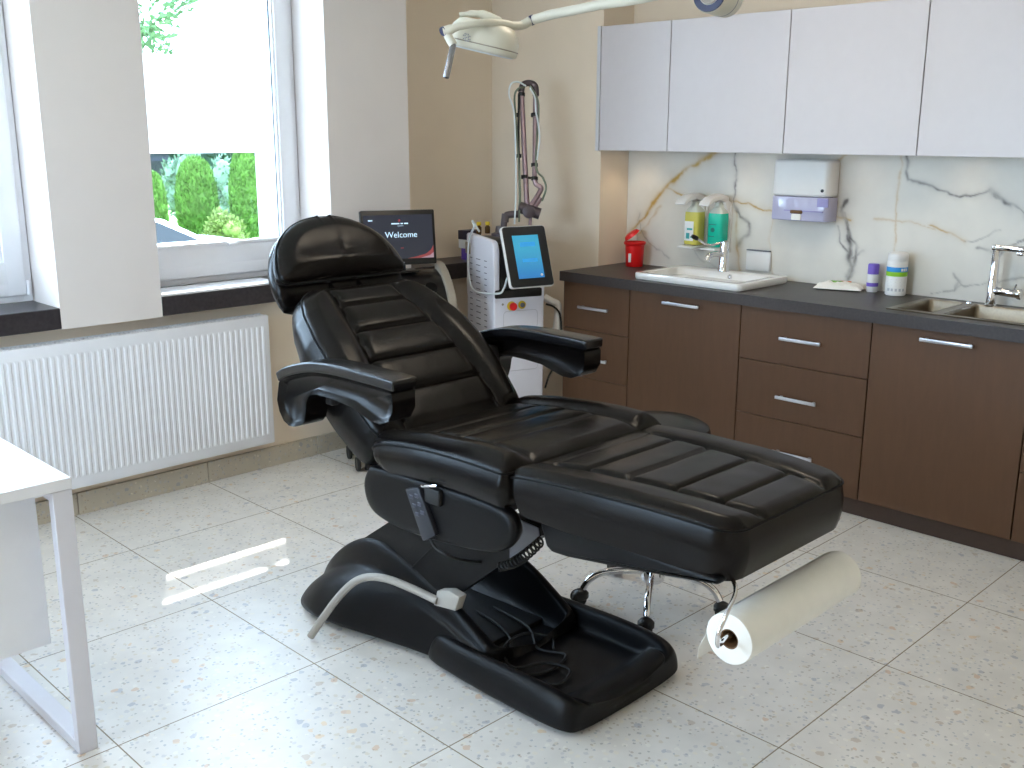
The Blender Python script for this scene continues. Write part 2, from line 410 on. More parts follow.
for a, b in ((LW0, LW0 + .07), (LW1 - .07, LW1), ((LW0 + LW1) / 2 - .06, (LW0 + LW1) / 2 + .06)): w.box((X0 - .08, a, SZ1), (X0 - .02, b, 2.48), .005)
for a, b in ((SZ1, SZ1 + .07), (2.41, 2.48)): w.box((X0 - .079, LW0 + .03, a), (X0 - .021, LW1 - .03, b), .005)
w4 = struct(w.build('window_4', M['upvc']))
MB().box((X0 - .052, LW0 + .05, SZ1 + .05), (X0 - .048, LW1 - .05, 2.43)).build('glass_pane', M['glass'], w4)
struct(MB().box((X0, Y0 - .1, 0), (XB + .1, Y0, ZC)).build('wall_back', M['wall']))
# sill pieces (dark stone), each between two piers
for i, (a, b, yb) in enumerate(((P1, P2, 4.5), (P3, P4, 4.5), (P5, XW, YR), (P0a, P0b, 4.5))):
    struct(MB().box((a, YP - .002, SZ0), (b, yb + .03, SZ1), 0.003, 1).build('trim_%d' % (i + 1 + (i > 2)), M['stone_sill']))
# skirting tiles
sk = MB(); g = 1.655 - .62 * 5
while g < XW:
    sk.box((max(g + .0015, X0), YL - .012, 0.0), (min(g + .6185, XW), YL + .01, 0.1), 0.002, 1); g += .62
struct(sk.build('baseboard_front', M['skirt']))
sk = MB()
for yy in np.arange(YN, 4.325, .34): sk.box((XW - .012, yy + .0015, 0), (XW + .01, min(yy + .3385, YL), 0.1), 0.002, 1)
struct(sk.build('baseboard_right', M['skirt']))

# ---- windows
def window(n, a, b, z0, z1, clear):
    yf0, yf1 = 4.50, 4.57
    fr = MB(); t = 0.045
    def ring(mb, x0, x1, zz0, zz1, wd, y0, y1, bev=0.006):
        mb.box((x0, y0, zz0), (x0 + wd, y1, zz1), bev); mb.box((x1 - wd, y0, zz0), (x1, y1, zz1), bev)
        mb.box((x0 + wd * .6, y0 + .0004, zz0), (x1 - wd * .6, y1 - .0004, zz0 + wd), bev); mb.box((x0 + wd * .6, y0 + .0004, zz1 - wd), (x1 - wd * .6, y1 - .0004, zz1), bev)
    ring(fr, a + .004, b - .004, z0, z1, t, yf0, yf1)
    zs = z0 + .028
    f = struct(fr.build('window_%d' % n, M['upvc']))
    s = MB(); si = 0.033
    ring(s, a + si, b - si, zs, z1 - si, 0.082, yf0 - .016, yf1 - .012, 0.008)
    s.box((a + si + .01, yf0 - .0158, zs + .05), (b - si - .01, yf1 - .0122, zs + .145), .008)
    sash = s.build('sash', M['upvc'], f)
    bd = MB(); q = si + .078
    gx0, gx1, gz0, gz1 = a + q, b - q, zs + .14, z1 - q
    ring(bd, gx0, gx1, gz0, gz1, 0.014, yf0 - .006, yf0 + .02, 0.004)
    bd.build('glazing_bead', M['upvc'], sash)
    gk = MB(); ring(gk, gx0 + .013, gx1 - .013, gz0 + .013, gz1 - .013, 0.005, yf0 + .012, yf0 + .022, 0.001)
    gk.build('gasket', M['gasket'], sash)
    gl = MB(); yy = yf0 + .016; gl.box((gx0 + .012, yy, gz0 + .012), (gx1 - .012, yy + .004, gz1 - .012)); gl.build('glass_pane', M['glass'], sash)
    if clear:
        fm = MB(); y2 = yy - .002; ex0, ex1, ez0 = gx0 + .018, gx1 - .018, gz0 + .018
        cx = 2.745; cz = 1.527
        fm.box((cx, y2, ez0), (ex1, y2 + .0015, 2.05)); fm.box((ex0, y2, cz), (cx, y2 + .0015, 1.96))
        fm.build('frosted_film', M['film'], sash)
        bl = MB(); bl.box((gx0 + .0, yf0 - .024, gz0 + .004), (gx1, yf0 - .004, gz0 + .022), .004)
        c = at_y(232, 239, yf0 - .02)
        bl.box((c.x - .028, yf0 - .036, gz0 + .0), (c.x + .022, yf0 - .02, gz0 + .016), .004)
        bl.build('blind_rail', M['upvc'], sash)
    hg = MB(); hx = b - si - .004
    for hz in (z0 + .06, z1 - .1): hg.cyl((hx + .012, yf0 - .012, hz - .03), (hx + .012, yf0 - .012, hz + .03), .008)
    hg.build('hinge', M['upvc'], f)
    hn = MB(); zc = (z0 + z1) / 2
    hn.box((a + si + .026, yf0 - .028, zc - .035), (a + si + .054, yf0 - .014, zc + .035), .005)
    hn.box((a + si + .032, yf0 - .055, zc - .11), (a + si + .048, yf0 - .038, zc + .01), .006)
    hn.cyl((a + si + .04, yf0 - .02, zc), (a + si + .04, yf0 - .05, zc), .008)
    hn.build('window_handle', M['white_pl'], sash)
window(1, P1, P2, SZ1 + .002, 2.48, False)
window(2, P3, P4, SZ1 + .002, 2.48, True)
window(3, P0a, P0b, SZ1 + .002, 2.48, False)

mb = MB(); mb.box((2.085, 4.262, SZ1), (2.70, 4.455, SZ1 + .004), .001, 1)  # white slab added as the bright sunlit stripe on the sill
tag(mb.build('sill_sun_stripe', M['upvc'], loc=(2.4, 4.36, SZ1)), 'white strip standing in for the sunlit stripe on the dark sill below the garden window', 'strip')

# ---- radiator
r0x, r1x, rz0, rz1, ry = 1.18, 2.6, 0.147, 0.778, 4.235
rad = empty('radiator', ((r0x + r1x) / 2, 4.28, 0.147), 'white ribbed panel radiator on the wall under the windows', 'radiator')
pn = MB()
xs = [r0x + .02]; prof = []
ncol = 49; pitch = (r1x - r0x - .04) / ncol
outl = [(r0x, rz0), (r1x, rz0), (r1x, rz1), (r0x, rz1)]
pn.box((r0x, ry, rz0), (r1x, ry + .018, rz1), .006)
for i in range(ncol):
    xa = r0x + .02 + i * pitch; c = xa + pitch / 2; hw = pitch * .33
    za, zb = rz0 + .045, rz1 - .045; yo = ry + .0005; d = .0042
    ring0 = [(c - hw, yo, za), (c + hw, yo, za), (c + hw, yo, zb), (c - hw, yo, zb)]
    ring1 = [(c - hw * .55, yo - d, za + .016), (c + hw * .55, yo - d, za + .016), (c + hw * .55, yo - d, zb - .016), (c - hw * .55, yo - d, zb - .016)]
    pn.add(ring0 + ring1, [(0, 1, 5, 4), (1, 2, 6, 5), (2, 3, 7, 6), (3, 0, 4, 7), (4, 5, 6, 7)])
pn.build('front_panel', M['rad'], rad)
MB().box((r0x + .004, ry + .06, rz0 + .01), (r1x - .004, ry + .075, rz1 - .01), .004).build('back_panel', M['rad'], rad)
for xx in (r0x + .2, r1x - .2): MB().box((xx - .02, ry + .074, rz0 + .05), (xx + .02, YL - .0005, rz1 - .08), .002).build('wall_bracket', M['rad'], rad)
gr = MB(); gr.box((r0x, ry + .015, rz1 - .012), (r1x, ry + .024, rz1 + .001), .002); gr.box((r0x, ry + .07, rz1 - .012), (r1x, ry + .078, rz1 + .001), .002)
for i in range(72):
    xx = r0x + .01 + i * (r1x - r0x - .02) / 71; gr.box((xx - .003, ry + .022, rz1 - .006), (xx + .003, ry + .072, rz1 - .001))
gr.build('top_grille', M['rad'], rad)
for xa in (r0x, r1x - .002): MB().box((xa, ry + .01, rz0 + .01), (xa + .002, ry + .076, rz1 - .004)).build('side_cover', M['rad'], rad)

# ---- base cabinets
XF = 4.03
zseams = (0.085, 0.366, 0.62, 0.866)
CAB = [
 ('drawer_cabinet', 3.198, 3.642, 'd', 'brown drawer cabinet at the far left end of the worktop, by the laser device'),
 ('door_cabinet', 2.549, 3.196, 'v', 'brown one-door cabinet under the white washbasin'),
 ('drawer_cabinet', 1.918, 2.547, 'd', 'brown three-drawer cabinet between the washbasin cabinet and the steel sink cabinet'),
 ('door_cabinet', 1.282, 1.916, 'v', 'wide brown one-door cabinet under the steel sink'),
 ('drawer_cabinet', 0.65, 1.280, 'd', 'brown drawer cabinet at the right edge of the photo, right of the sink cabinet'),
]
def handle(mb, yc, z, ln=.2):
    mb.box((XF - .03, yc - ln / 2, z - .007), (XF - .02, yc + ln / 2, z + .007), .002)
    for s in (-1, 1): mb.box((XF - .022, yc + s * (ln / 2 - .02) - .006, z - .005), (XF + .001, yc + s * (ln / 2 - .02) + .006, z + .005), .001)
for nm, ya, yb, kind, lab in CAB:
    c = empty(nm, (XF + .24, (ya + yb) / 2, 0.085), lab, 'cabinet', 'brown base cabinets')
    b = MB(); xa, xb = XF + .02, XB - .012
    b.box((xa, ya, .085), (xb, ya + .016, .86)); b.box((xa, yb - .016, .085), (xb, yb, .86)); b.box((xa, ya, .085), (xb, yb, .101)); b.box((xb - .008, ya, .085), (xb, yb, .84 if kind == 'd' else .6))
    b.build('body', M['carcass'], c)
    hl = .2 if yb - ya > .5 else .2
    if kind == 'd':
        for z0, z1, hz in zip(zseams[:-1], zseams[1:], (0.22, .474, .742)):
            d = MB().box((XF, ya + .0015, z0 + .0015), (XF + .019, yb - .0015, z1 - .0015), .001, 1).build('drawer', M['brown'], c)
            h = MB(); handle(h, (ya + yb) / 2, hz, hl); h.build('handle', M['brushed'], d)
    else:
        d = MB().box((XF, ya + .0015, .0865), (XF + .019, yb - .0015, .8645), .001, 1).build('door', M['brown'], c)
        h = MB(); handle(h, (ya + yb) / 2, .827, .21); h.build('handle', M['brushed'], d)
k = MB(); k.box((XF + .04, .65, 0), (XF + .058, 3.642, .0845), .001, 1)
tag(k.build('plinth', M['brown_dark'], loc=(XF + .05, 2.1, 0)), 'long brown plinth along the floor under the base cabinets', 'plinth')
# worktop with two cut-outs, built from strips
BX0, BX1, BY0, BY1 = 4.09, 4.44, 2.63, 3.13        # washbasin cut-out
KX0, KX1, KY0, KY1 = 4.105, 4.47, 0.98, 1.875       # steel sink cut-out
wt = MB(); zt0, zt1 = .868, .918; yA, yB = .65, 3.645; xA, xB = 4.0, XB - .002
ys = sorted([yA, KY0, KY1, BY0, BY1, yB]); xs = sorted([xA, BX0, KX0, BX1, KX1, xB])
vid = {}
def inside(x, y): return (BX0 < x < BX1 and BY0 < y < BY1) or (KX0 < x < KX1 and KY0 < y < KY1)
bmw = wt.bm
def vv(x, y, z):
    kk = (round(x, 5), round(y, 5), z)
    if kk not in vid: vid[kk] = bmw.verts.new((x, y, z))
    return vid[kk]
for i in range(len(xs) - 1):
    for j in range(len(ys) - 1):
        cx, cy = (xs[i] + xs[i + 1]) / 2, (ys[j] + ys[j + 1]) / 2
        if inside(cx, cy): continue
        for z in (zt0, zt1): bmw.faces.new([vv(xs[i], ys[j], z), vv(xs[i + 1], ys[j], z), vv(xs[i + 1], ys[j + 1], z), vv(xs[i], ys[j + 1], z)])
        for (dx, dy, e) in ((-1, 0, ((0, 0), (0, 1))), (1, 0, ((1, 0), (1, 1))), (0, -1, ((0, 0), (1, 0))), (0, 1, ((0, 1), (1, 1)))):
            ni, nj = i + dx, j + dy
            out = not (0 <= ni < len(xs) - 1 and 0 <= nj < len(ys) - 1) or inside((xs[ni] + xs[ni + 1]) / 2, (ys[nj] + ys[nj + 1]) / 2)
            if out:
                p, q = [(xs[i + a], ys[j + b_]) for a, b_ in e]
                bmw.faces.new([vv(*p, zt0), vv(*q, zt0), vv(*q, zt1), vv(*p, zt1)])
tag(wt.build('worktop', M['counter'], loc=(4.2, 2.1, zt0)), 'long dark slate worktop over the brown cabinets', 'worktop')

# ---- marble backsplash: one grid, veins as its own pattern
def seg_d(px, pz, a, b):
    ax, az = a; bx, bz = b; dx, dz = bx - ax, bz - az; L2 = dx * dx + dz * dz + 1e-9
    t = np.clip(((px - ax) * dx + (pz - az) * dz) / L2, 0, 1)
    return np.hypot(px - ax - t * dx, pz - az - t * dz), t
VEINS = [  # colour ('g' gold, 'k' grey-black), width, strength, [(y, z)...]
 ('g', .016, .9, [(3.05, 1.54), (3.16, 1.48), (3.30, 1.40), (3.43, 1.28), (3.52, 1.16), (3.60, 1.08)]),
 ('g', .007, .7, [(3.36, 1.34), (3.25, 1.315), (3.12, 1.30), (3.02, 1.31)]),
 ('g', .010, .55, [(3.40, 1.24), (3.47, 1.15), (3.52, 1.10), (3.60, 1.06)]),
 ('g', .008, .85, [(2.935, 1.29), (2.85, 1.285), (2.76, 1.26), (2.64, 1.245), (2.5, 1.24), (2.3, 1.235)]),
 ('k', .006, .8, [(2.944, 1.54), (2.938, 1.45), (2.94, 1.36), (2.93, 1.28), (2.915, 1.24)]),
 ('k', .010, .7, [(2.93, 1.27), (2.89, 1.22), (2.84, 1.19), (2.85, 1.13), (2.89, 1.08)]),
 ('g', .006, .5, [(2.92, 1.24), (2.91, 1.13), (2.89, 1.0), (2.87, .92)]),
 ('k', .005, .4, [(3.53, 1.16), (3.50, 1.08), (3.42, 1.02), (3.33, .97)]),
 ('k', .006, .35, [(3.53, 1.2), (3.55, 1.08), (3.54, .98)]),
 ('g', .016, .8, [(2.33, 1.54), (2.40, 1.49), (2.45, 1.45)]),
 ('k', .012, .85, [(2.335, 1.33), (2.345, 1.27), (2.315, 1.20), (2.29, 1.12), (2.295, 1.05), (2.275, 1.0), (2.29, .96)]),
 ('k', .008, .8, [(2.33, 1.26), (2.30, 1.17), (2.26, 1.10), (2.27, 1.03), (2.30, .97)]),
 ('k', .006, .6, [(2.36, 1.20), (2.33, 1.13), (2.30, 1.09)]), ('k', .006, .6, [(2.22, 1.09), (2.27, 1.07), (2.30, 1.05)]),
 ('k', .007, .75, [(2.063, 1.54), (2.058, 1.46), (2.045, 1.425), (1.98, 1.415), (1.90, 1.395), (1.83, 1.37), (1.75, 1.375), (1.68, 1.39), (1.65, 1.365), (1.60, 1.34), (1.53, 1.30), (1.4, 1.24), (1.25, 1.22)]),
 ('k', .010, .8, [(1.69, 1.39), (1.645, 1.37), (1.60, 1.335)]),
 ('g', .004, .5, [(2.09, 1.54), (2.084, 1.4), (2.084, 1.3), (2.08, 1.1), (2.075, .93)]),
 ('g', .004, .45, [(2.18, 1.25), (2.06, 1.245), (1.97, 1.235), (1.90, 1.22)]), ('g', .006, .7, [(1.92, 1.24), (1.84, 1.205), (1.768, 1.172)]),
 ('k', .003, .4, [(1.768, 1.172), (1.70, 1.195), (1.62, 1.23)]), ('k', .004, .5, [(1.71, 1.16), (1.64, 1.13), (1.60, 1.15), (1.54, 1.20), (1.46, 1.26)]),
 ('k', .006, .5, [(1.55, 1.2), (1.50, 1.235), (1.44, 1.27)]),
 ('k', .004, .55, [(1.79, 1.02), (1.755, .985), (1.72, .99), (1.62, 1.01), (1.52, 1.04), (1.4, 1.05)]),
 ('k', .006, .45, [(1.80, 1.035), (1.765, 1.0), (1.79, .965), (1.84, .955)]), ('k', .003, .4, [(1.9, .94), (1.82, .955), (1.76, .985)]),
 ('g', .004, .3, [(2.7, 1.25), (2.72, 1.1), (2.69, .95)]), ('k', .004, .25, [(3.2, 1.05), (3.12, .98), (3.0, .94)]),
]
y0b, y1b, z0b, z1b = .65, YN - .001, .918, 1.56
ny, nz = 620, 132
yy = np.linspace(y0b, y1b, ny); zz = np.linspace(z0b, z1b, nz)
G_y, G_z = np.meshgrid(yy, zz, indexing='ij')
def fbm(scale, seed):
    out = np.zeros(G_y.shape)
    for i in range(ny):
        for j in range(nz):
            out[i, j] = noise.fractal((yy[i] * scale + seed, zz[j] * scale, seed), 1.0, 2.0, 4)
    return out
n1, n2, n3 = fbm(14, 3.3), fbm(14, 9.1), fbm(5, 17.7)
wy, wz = G_y + n1 * .013, G_z + n2 * .013
gold = np.zeros(G_y.shape); grey = np.zeros(G_y.shape)
for c, wd, st, pts in VEINS:
    pts = [(a * 1.0065, 1.62 + (b - 1.62) * 1.0065) for a, b in pts]
    dmin = np.full(G_y.shape, 9.0)
    for a, b in zip(pts[:-1], pts[1:]):
        d, _ = seg_d(wy, wz, a, b); dmin = np.minimum(dmin, d)
    wloc = wd * (1.5 if c == 'g' else 1.7) * (0.5 + 0.7 * np.clip(n3 + .5, 0, 1.4))
    v = st * np.exp(-(dmin / (wloc * .55)) ** 2) * np.clip(.75 + n2 * .7, 0.25, 1.2)
    v += st * .2 * np.exp(-(dmin / (wd * 2.6)) ** 2)
    if c == 'g': gold = np.maximum(gold, v)
    else: grey = np.maximum(grey, v)
bs = MB(); vs = [[bs.bm.verts.new((XB - .012, yy[i], zz[j])) for j in range(nz)] for i in range(ny)]
for i in range(ny - 1):
    for j in range(nz - 1): bs.bm.faces.new([vs[i][j], vs[i + 1][j], vs[i + 1][j + 1], vs[i][j + 1]])
vb = [bs.bm.verts.new((XB, a, b)) for a, b in ((y0b, z0b), (y1b, z0b), (y1b, z1b), (y0b, z1b))]
bs.bm.faces.new(vb)
mm = bpy.data.materials.new('veined_white_marble'); mm.use_nodes = True; nt = mm.node_tree; pb = nt.nodes['Principled BSDF']
at1 = nt.nodes.new('ShaderNodeAttribute'); at1.attribute_name = 'vein'
sp = nt.nodes.new('ShaderNodeSeparateColor'); nt.links.new(at1.outputs['Color'], sp.inputs['Color'])
tc = nt.nodes.new('ShaderNodeTexCoord'); nn = nt.nodes.new('ShaderNodeTexNoise'); nn.inputs['Scale'].default_value = 3; nn.inputs['Detail'].default_value = 5
nt.links.new(tc.outputs['Object'], nn.inputs['Vector'])
cr = nt.nodes.new('ShaderNodeValToRGB'); cr.color_ramp.elements[0].color = lin((210, 205, 196)) + (1,); cr.color_ramp.elements[1].color = lin((230, 225, 215)) + (1,)
cr.color_ramp.elements[0].position = .3; cr.color_ramp.elements[1].position = .7
nt.links.new(nn.outputs['Fac'], cr.inputs['Fac'])
m1 = nt.nodes.new('ShaderNodeMix'); m1.data_type = 'RGBA'; m1.inputs['B'].default_value = lin((190, 152, 74)) + (1,)
nt.links.new(sp.outputs['Red'], m1.inputs['Factor']); nt.links.new(cr.outputs['Color'], m1.inputs['A'])
m2 = nt.nodes.new('ShaderNodeMix'); m2.data_type = 'RGBA'; m2.inputs['B'].default_value = lin((96, 90, 88)) + (1,)
nt.links.new(sp.outputs['Green'], m2.inputs['Factor']); nt.links.new(m1.outputs['Result'], m2.inputs['A'])
nt.links.new(m2.outputs['Result'], pb.inputs['Base Color']); pb.inputs['Roughness'].default_value = .3
bso = bs.build('trim_4', mm, clean=False); struct(bso)
ca = bso.data.color_attributes.new('vein', 'FLOAT_COLOR', 'POINT')
buf = np.zeros((len(bso.data.vertices), 4), dtype=np.float32); buf[:, 3] = 1
buf[:ny * nz, 0] = np.clip(gold, 0, 1).ravel(); buf[:ny * nz, 1] = np.clip(grey, 0, 1).ravel()
ca.data.foreach_set('color', buf.ravel())

# ---- upper cabinets
UX = 4.295; uz0, uz1 = 1.535, 2.16
UP = [(3.2, 3.644, 'narrow white wall cabinet, leftmost of the row above the red bucket'),
      (2.545, 3.198, 'white wall cabinet above the washbasin and soap dispensers'),
      (1.918, 2.543, 'white wall cabinet above the paper towel dispenser'),
      (1.285, 1.916, 'white wall cabinet above the steel sink tap, cut by the right edge of the photo')]
for ya, yb, lab in UP:
    c = empty('wall_cabinet', (UX + .1, (ya + yb) / 2, uz0), lab, 'cabinet', 'white wall cabinets')
    MB().box((UX + .02, ya, uz0 + .004), (XB - .014, yb, uz1), .001, 1).build('body', M['white_carcass'], c)
    MB().box((UX, ya + .0015, uz0), (UX + .019, yb - .0015, uz1), .001, 1).build('door', M['white_door'], c)
sp_ = MB().box((UX - .004, 3.646, uz0 - .002), (UX + .016, 3.668, uz1 + .002), .001, 1).build('cabinet_end_strip', M['white_carcass'], loc=(UX, 3.655, uz0))
tag(sp_, 'thin white vertical end strip at the left edge of the wall cabinets', 'panel')
PUCKS = [(4.42, 3.50), (4.43, 2.24), (4.43, 1.78), (4.43, 2.86)]
for i, (px_, py_) in enumerate(PUCKS):
    labs = ['small warm spot light under the leftmost wall cabinet, above the red bucket', 'small warm spot light under the wall cabinet over the towel dispenser', 'small warm spot light under the wall cabinet over the steel sink', 'small warm spot light under the wall cabinet over the washbasin']
    o = empty('spot_light', (px_, py_, uz0 - .003), labs[i], 'lamp', 'under-cabinet spot lights')
    MB().lathe([(.028, .004), (.03, .0), (.026, -.004), (.022, -.004), (.022, .002)], (px_, py_, uz0 + .001)).build('rim', M['brushed'], o)
    MB().lathe([(0, -.001), (.021, -.001), (.021, .002), (0, .002)], (px_, py_, uz0 - .001)).build('lens', M['puck'], o)
    ld = bpy.data.lights.new('spot_glow', 'SPOT'); ld.energy = .35 if i else .9; ld.color = (1, .80, .55); ld.spot_size = 2.2; ld.spot_blend = .8; ld.shadow_soft_size = .02
    lo = bpy.data.objects.new('spot_glow', ld); COL.objects.link(lo); lo.location = (px_, py_, uz0 - .012)

# ================================================================== ON THE WORKTOP
ZW = .918
def rrect(x0, x1, y0, y1, z, r, n=6):
    pts = []
    for cx, cy, a0 in ((x1 - r, y1 - r, 0), (x0 + r, y1 - r, 90), (x0 + r, y0 + r, 180), (x1 - r, y0 + r, 270)):
        for k in range(n + 1):
            a = math.radians(a0 + 90 * k / n); pts.append((cx + r * math.cos(a), cy + r * math.sin(a), z))
    return pts
bx0, bx1, by0, by1 = 4.052, 4.487, 2.575, 3.2
t = empty('washbasin', (4.27, 2.88, ZW), 'white rectangular ceramic washbasin set on the dark worktop', 'sink')
mb = MB(); zt = .951
R = [rrect(bx0 + .004, bx1 - .004, by0 + .004, by1 - .004, ZW, .03), rrect(bx0, bx1, by0, by1, ZW + .006, .034), rrect(bx0, bx1, by0, by1, zt - .006, .034),
     rrect(bx0 + .002, bx1 - .002, by0 + .002, by1 - .002, zt - .001, .034), rrect(bx0 + .007, bx1 - .007, by0 + .007, by1 - .007, zt, .032),
     rrect(bx0 + .03, 4.385, by0 + .045, by1 - .045, zt, .04), rrect(bx0 + .036, 4.378, by0 + .052, by1 - .052, zt - .005, .04),
     rrect(bx0 + .045, 4.365, by0 + .065, by1 - .065, zt - .05, .05), rrect(bx0 + .07, 4.34, by0 + .1, by1 - .1, zt - .095, .06), rrect(bx0 + .12, 4.28, by0 + .2, by1 - .2, zt - .105, .06)]
mb.loft(R); mb.build('bowl', M['ceramic'], t, ang=50)
oc = at_x(730, 274, 4.372)
MB().lathe([(0, 0), (.012, 0), (.012, .004), (.008, .005), (.005, .001), (0, .001)], (4.3725, oc.y, zt - .02), (-1, 0, .25), 16).build('overflow_hole', M['chrome'], t)
MB().lathe([(0, 0), (.03, 0), (.028, .006), (0, .007)], (4.22, 2.88, zt - .105)).build('drain', M['chrome'], t)
# basin tap
fx, fy = 4.405, at_x(723, 277, 4.405).y
t = empty('basin_tap', (fx, fy, zt), 'chrome tap with long elbow lever on the white washbasin', 'tap')
mb = MB().lathe([(0, 0), (.028, 0), (.028, .006), (.026, .01), (.0245, .09), (.023, .13), (.02, .148), (.012, .154), (0, .155)], (fx, fy, zt)); mb.build('body', M['chrome'], t)
MB().tube(smooth_path([(fx - .005, fy, zt + .075), (fx - .06, fy + .006, zt + .09), (fx - .115, fy + .012, zt + .084), (fx - .13, fy + .013, zt + .064)]), .014, 14).build('spout', M['chrome'], t)
kn = at_d(695, 237.5, (Vector((fx - .1, fy + .02, 1.07)) - EYE).dot(FWD)); kn2 = at_d(709, 245, (Vector((fx - .05, fy + .01, 1.07)) - EYE).dot(FWD))
lv = MB().tube(smooth_path([(fx, fy, zt + .148), kn2, kn]), [.006] * 17, 10).build('lever', M['chrome'], t)
MB().lathe([(0, -.02), (.008, -.019), (.011, -.01), (.012, .008), (.009, .016), (0, .019)], kn, Vector(kn2) - Vector(kn), 14).build('lever_tip', M['black'], lv)
# soap dispensers
def soap(px, liquid, lab, bottle_label):
    x = 4.484; y = at_x(px, 228, x).y; yw = y; zb = 1.062; xw = XB - .012
    t = empty('soap_dispenser', (xw - .05, y, zb - .03), lab, 'dispenser', 'wall soap dispensers')
    m = MB(); m.box((xw - .018, y - .042, zb - .035), (xw, y + .042, 1.27), .008)
    m.prism([(xw - .0, 1.225), (xw - .0, 1.28), (xw - .03, 1.294), (xw - .06, 1.284), (xw - .02, 1.195)], 'y', y - .036, y + .036, .004)
    m.build('wall_plate', M['white_pl'], t)
    m = MB(); m.prism([(xw - .02, 1.275), (xw - .02, 1.312), (xw - .08, 1.326), (xw - .15, 1.314), (xw - .19, 1.293), (xw - .206, 1.276), (xw - .2, 1.27), (xw - .15, 1.29), (xw - .09, 1.298)], 'y', y - .03, y + .03, .004, 2)
    m.build('press_lever', M['white_pl'], t)
    MB().box((xw - .15, y - .045, zb - .016), (xw - .01, y + .045, zb - .004), .005).build('shelf', M['white_pl'], t)
    b = MB()
    prof = [(.0, 1), (.155, 1), (.175, .9), (.198, .55), (.208, .33)]
    hx, hy = .035, .045
    b.loft([rrect(x - hx * s, x + hx * s, y - hy * s, y + hy * s, zb + h, .016 * s, 4) for h, s in ((0, .92), (.004, 1), (.15, 1), (.168, .97))])
    bo = b.build('bottle', liquid, t, ang=50)
    b = MB(); b.loft([rrect(x - hx * s, x + hx * s, y - hy * s, y + hy * s, zb + h, .016 * s, 4) for h, s in ((.168, .965), (.182, .8), (.196, .5), (.205, .42), (.222, .42))])
    b.build('bottle_neck', M['bottle_clear'], bo, ang=50)
    MB().cyl((x, y, zb + .22), (x, y, 1.295), .012).build('pump_stem', M['white_pl'], bo)
    l = MB()
    if bottle_label == 1:
        l.box((x - hx - .0012, y - .018, zb + .02), (x - hx + .001, y + .036, zb + .12)); lb = l.build('label', M['label_w'], bo)
        l2 = MB(); l2.box((x - hx - .0018, y - .012, zb + .075), (x - hx - .001, y + .022, zb + .085)); l2.box((x - hx - .0018, y + .004, zb + .03), (x - hx - .001, y + .026, zb + .06)); l2.box((x - hx - .0018, y - .014, zb + .035), (x - hx - .001, y - .002, zb + .045)); l2.build('label_print', M['label_t'], bo)
    else:
        l.lathe([(0, 0), (.012, 0), (.012, .0015), (0, .002)], (x - hx, y + .008, zb + .085), (-1, 0, 0), 16); l.box((x - hx - .0012, y - .012, zb + .11), (x - hx + .0005, y + .03, zb + .114)); l.box((x - hx - .0012, y - .002, zb + .05), (x - hx + .0005, y + .03, zb + .054))
        l.build('label_print', mat('dark_teal_print', (14, 110, 100), .5, var=.02), bo)
soap(694.5, M['soap_y'], 'white wall dispenser holding a bottle of yellow liquid soap', 1)
soap(718, M['soap_t'], 'white wall dispenser holding a bottle of turquoise liquid', 2)
# paper towel dispenser
ty0, ty1, tz0, tz1, tx = 2.384, 2.684, 1.222, 1.506, 4.44
t = empty('towel_dispenser', (XB - .012, (ty0 + ty1) / 2, tz0), 'white paper towel dispenser with lilac see-through bottom on the marble wall', 'dispenser')
def tdisp(z0, z1, inset=0.0):
    rr = []
    m = MB(); xw = XB - .012
    sec = [(xw, ty0), (xw, ty1), (tx + .03, ty1 - .0), (tx + .008, ty1 - .012), (tx, ty1 - .05), (tx - .008, (ty0 + ty1) / 2), (tx, ty0 + .05), (tx + .008, ty0 + .012), (tx + .03, ty0)]
    m.prism([(a, b) for a, b in sec], 'z', z0, z1, .014 if not inset else .006, 4)
    return m
zmid = 1.336
tdisp(zmid, tz1).build('cover', M['white_pl'], t, ang=30)
lo = tdisp(tz0, zmid - .002, .1).build('tray', M['smoke'], t, ang=30)
m = MB(); m.box((tx - .0125, 2.502, tz0 + .034), (tx + .006, 2.565, tz0 + .05), .005); m.build('paper_slot', M['card'], lo)
m = MB(); m.box((tx - .006, 2.40, tz0 + .045), (tx + .004, 2.60, tz0 + .05)); m.box((tx - .004, 2.375, tz0 + .07), (tx + .004, 2.43, tz0 + .11)); m.build('tray_edge', M['smoke_dark'], lo)
MB().box((tx - .0115, 2.508, tz0 + .004), (tx + .01, 2.558, tz0 + .033), .004).build('paper_end', M['paper'], lo)
MB().lathe([(0, 0), (.008, 0), (.008, .004), (0, .005)], (tx + .008, ty0 + .03, zmid + .03), (-1, -.2, 0), 14).build('lock', M['black'], t)
# clear-topped socket box under the basin splash zone
q0 = at_x(746, 249, XB - .03); q1 = at_x(769, 270, XB - .03)
t = empty('wall_box', (XB - .03, (q0.y + q1.y) / 2, q1.z), 'pale flat wall box with dark top edge on the marble, right of the basin tap', 'box')
MB().box((XB - .028, q1.y, q1.z - .01), (XB - .0125, q0.y, q0.z - .006), .006).build('cover', M['white_pl'], t)
MB().box((XB - .032, q1.y + .004, q0.z - .006), (XB - .0125, q0.y - .004, q0.z), .001).build('top_edge', M['steel_grey'], t)
